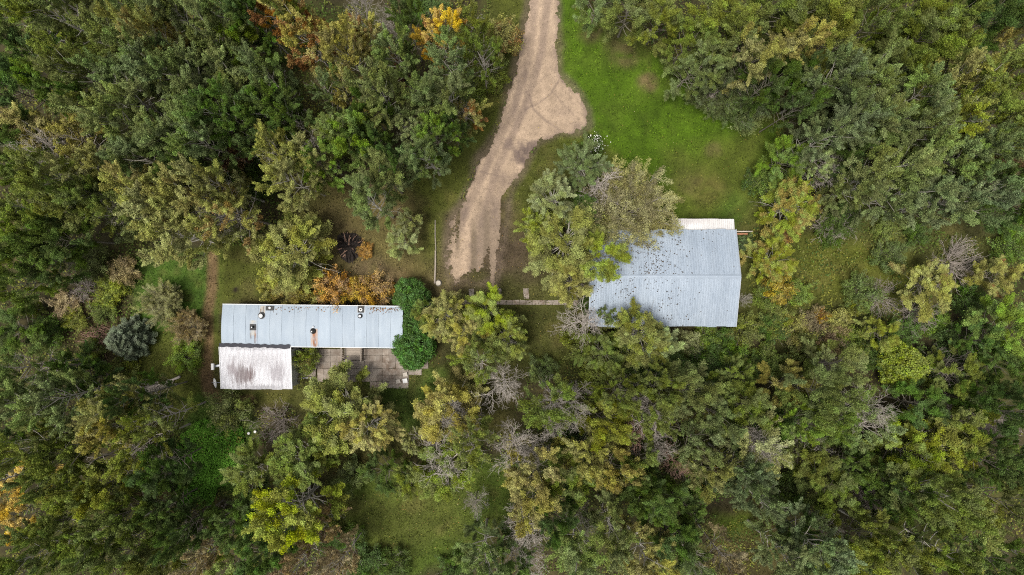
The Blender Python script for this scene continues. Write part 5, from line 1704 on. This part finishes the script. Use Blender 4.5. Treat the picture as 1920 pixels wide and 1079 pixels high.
cc = np.clip(ground_colour(X, Y), .004, 1) * r.uniform(.5, 2.0, (N, 1)) * np.array([1.0, 1.08, .9])
stuff(link('grass', mesh_np('grass', np.stack([B0, B1, B2], 1).reshape(-1, 3), np.arange(3 * N).reshape(N, 3), np.repeat(cc, 3, 0), False, M_BLADE)), 'short and rough grass blades over the yard and lawn', 'grass')

# clover and weeds speckling the mown turf
X, Y, r = scatter(90000, -32, 26, -27, 29, 12)
xp, yp = X * 20 + CX, -Y * 20 + CY
ok = ~on_drive(X, Y) & ~in_any(xp, yp, [PPOLY, HOME_P, BARN_P], 0) & in_any(xp, yp, [ZONES[i][0] for i in (0, 2, 3, 4, 6, 7, 12, 14)], 4)
ok &= fbm(X, Y, .55, 321, 4) > .50
X, Y = X[ok][:30000], Y[ok][:30000]
cc = np.clip(ground_colour(X, Y), .004, 1) * np.where(r.random((len(X), 1)) < .5, r.uniform(.35, .7, (len(X), 1)), r.uniform(1.3, 2.3, (len(X), 1)))
stuff(leaf_cloud('weeds', X, Y, r.uniform(.05, .12, len(X)), r.uniform(.06, .16, len(X)), cc, r, 2.0), 'clover and small weeds speckling the lawn and yard', 'weeds')

# fallen leaves on grass and drive
X, Y, r = scatter(26000, -50, 50, -29, 29, 9)
xp, yp = X * 20 + CX, -Y * 20 + CY
prob = np.full(len(X), .06)
for P, q in ((ZONES[14][0], .55), (ZONES[2][0], .14), (ZONES[12][0], .3), (ZONES[5][0], .35), (ZONES[1][0], .2), (ZONES[6][0], .25), (ZONES[16][0], .6), (ZONES[18][0], .3), ([(600, 490), (780, 500), (780, 560), (600, 560)], .9)):
    prob = np.maximum(prob, sstep(-20, 20, poly_sd(xp, yp, P)) * q)
ok = (r.random(len(X)) < prob) & ~in_any(xp, yp, [HOME_P, BARN_P], 0)
X, Y = X[ok], Y[ok]
pal = np.array([(0.42, 0.33, 0.07), (0.34, 0.24, 0.07), (0.22, 0.12, 0.05), (0.38, 0.34, 0.18), (0.30, 0.15, 0.05)])
cc = pal[r.integers(0, 5, len(X))] * r.uniform(.6, 1.2, (len(X), 1))
stuff(leaf_cloud('fallen_leaves', X, Y, np.full(len(X), .09), r.uniform(.04, .09, len(X)), cc, r, 3.0), 'yellow and brown fallen leaves scattered over the grass', 'leaves')

# dark leaves lying on the barn roof
r = np.random.default_rng(10)
PX_, PY_ = r.uniform(1105, 1385, 9000), r.uniform(432, 611, 9000)
fall = np.exp(-np.maximum(0, (PX_ - (1245 - (PY_ - 440) * .35))) / 34.0) * np.where(PY_ < 515, 1, .55)
fall = np.maximum(fall, np.exp(-np.hypot((PX_ - 1255) / 40, (PY_ - 575) / 50) ** 2) * .5)
clump = fbm(PX_, PY_, 22, 201, 3)
ok = r.random(9000) < fall * .30 * sstep(.35, .6, clump) + .002
PX_, PY_ = PX_[ok], PY_[ok]
Zr = []
P3 = []
for x, y in zip(PX_, PY_):
    z = 3.6
    for it in range(3):
        q = px(x, y, z)
        t = abs(q[1] - BYR) / abs(yn if q[1] > BYR else ysb)
        z = BZR + (BZE - BZR) * min(t, 1)
    P3.append((q[0], q[1], z + .05))
P3 = np.array(P3)
cc = np.array((0.045, 0.032, 0.02)) * r.uniform(.4, 1.5, (len(P3), 1))
stuff(leaf_cloud('roof_leaves', P3[:, 0], P3[:, 1], P3[:, 2], r.uniform(.07, .17, len(P3)), cc, r, 4.0), 'dark fallen leaves speckling the barn roof', 'leaves')
# litter on the mobile home roof edge
n = 170
PX_ = np.concatenate([r.uniform(505, 640, 70), r.uniform(690, 752, 100)])
PY_ = 576 + np.abs(r.normal(0, 5, n)) + np.where(PX_ > 680, 1, 0)
q = np.array([px(x, y, 3.0) for x, y in zip(PX_, PY_)])
yl = (q[:, 1] - HY) + .0122 * (q[:, 0] - HX)
q[:, 2] = ZE + RISE * (1 - np.clip(yl / (HW / 2), -1, 1) ** 2) + .04
cc = np.array((0.16, 0.09, 0.04)) * r.uniform(.3, 1.5, (n, 1))
stuff(leaf_cloud('gutter_leaves', q[:, 0], q[:, 1], q[:, 2], r.uniform(.06, .16, n), cc, r, 4.0), 'brown leaves littering the mobile home roof edge', 'leaves')
# white blossom on the bush at the lawn edge
n = 120
c0 = px(1115, 268, 2.6)
X, Y = c0[0] + r.normal(0, .45, n), c0[1] + r.normal(0, .5, n)
cc = np.array((0.75, 0.74, 0.66)) * r.uniform(.7, 1.05, (n, 1))
stuff(leaf_cloud('white_blossom', X, Y, 2.5 + r.normal(0, .2, n), r.uniform(.06, .14, n), cc, r, 2.0), 'white blossom on the dark bush by the lawn', 'blossom')
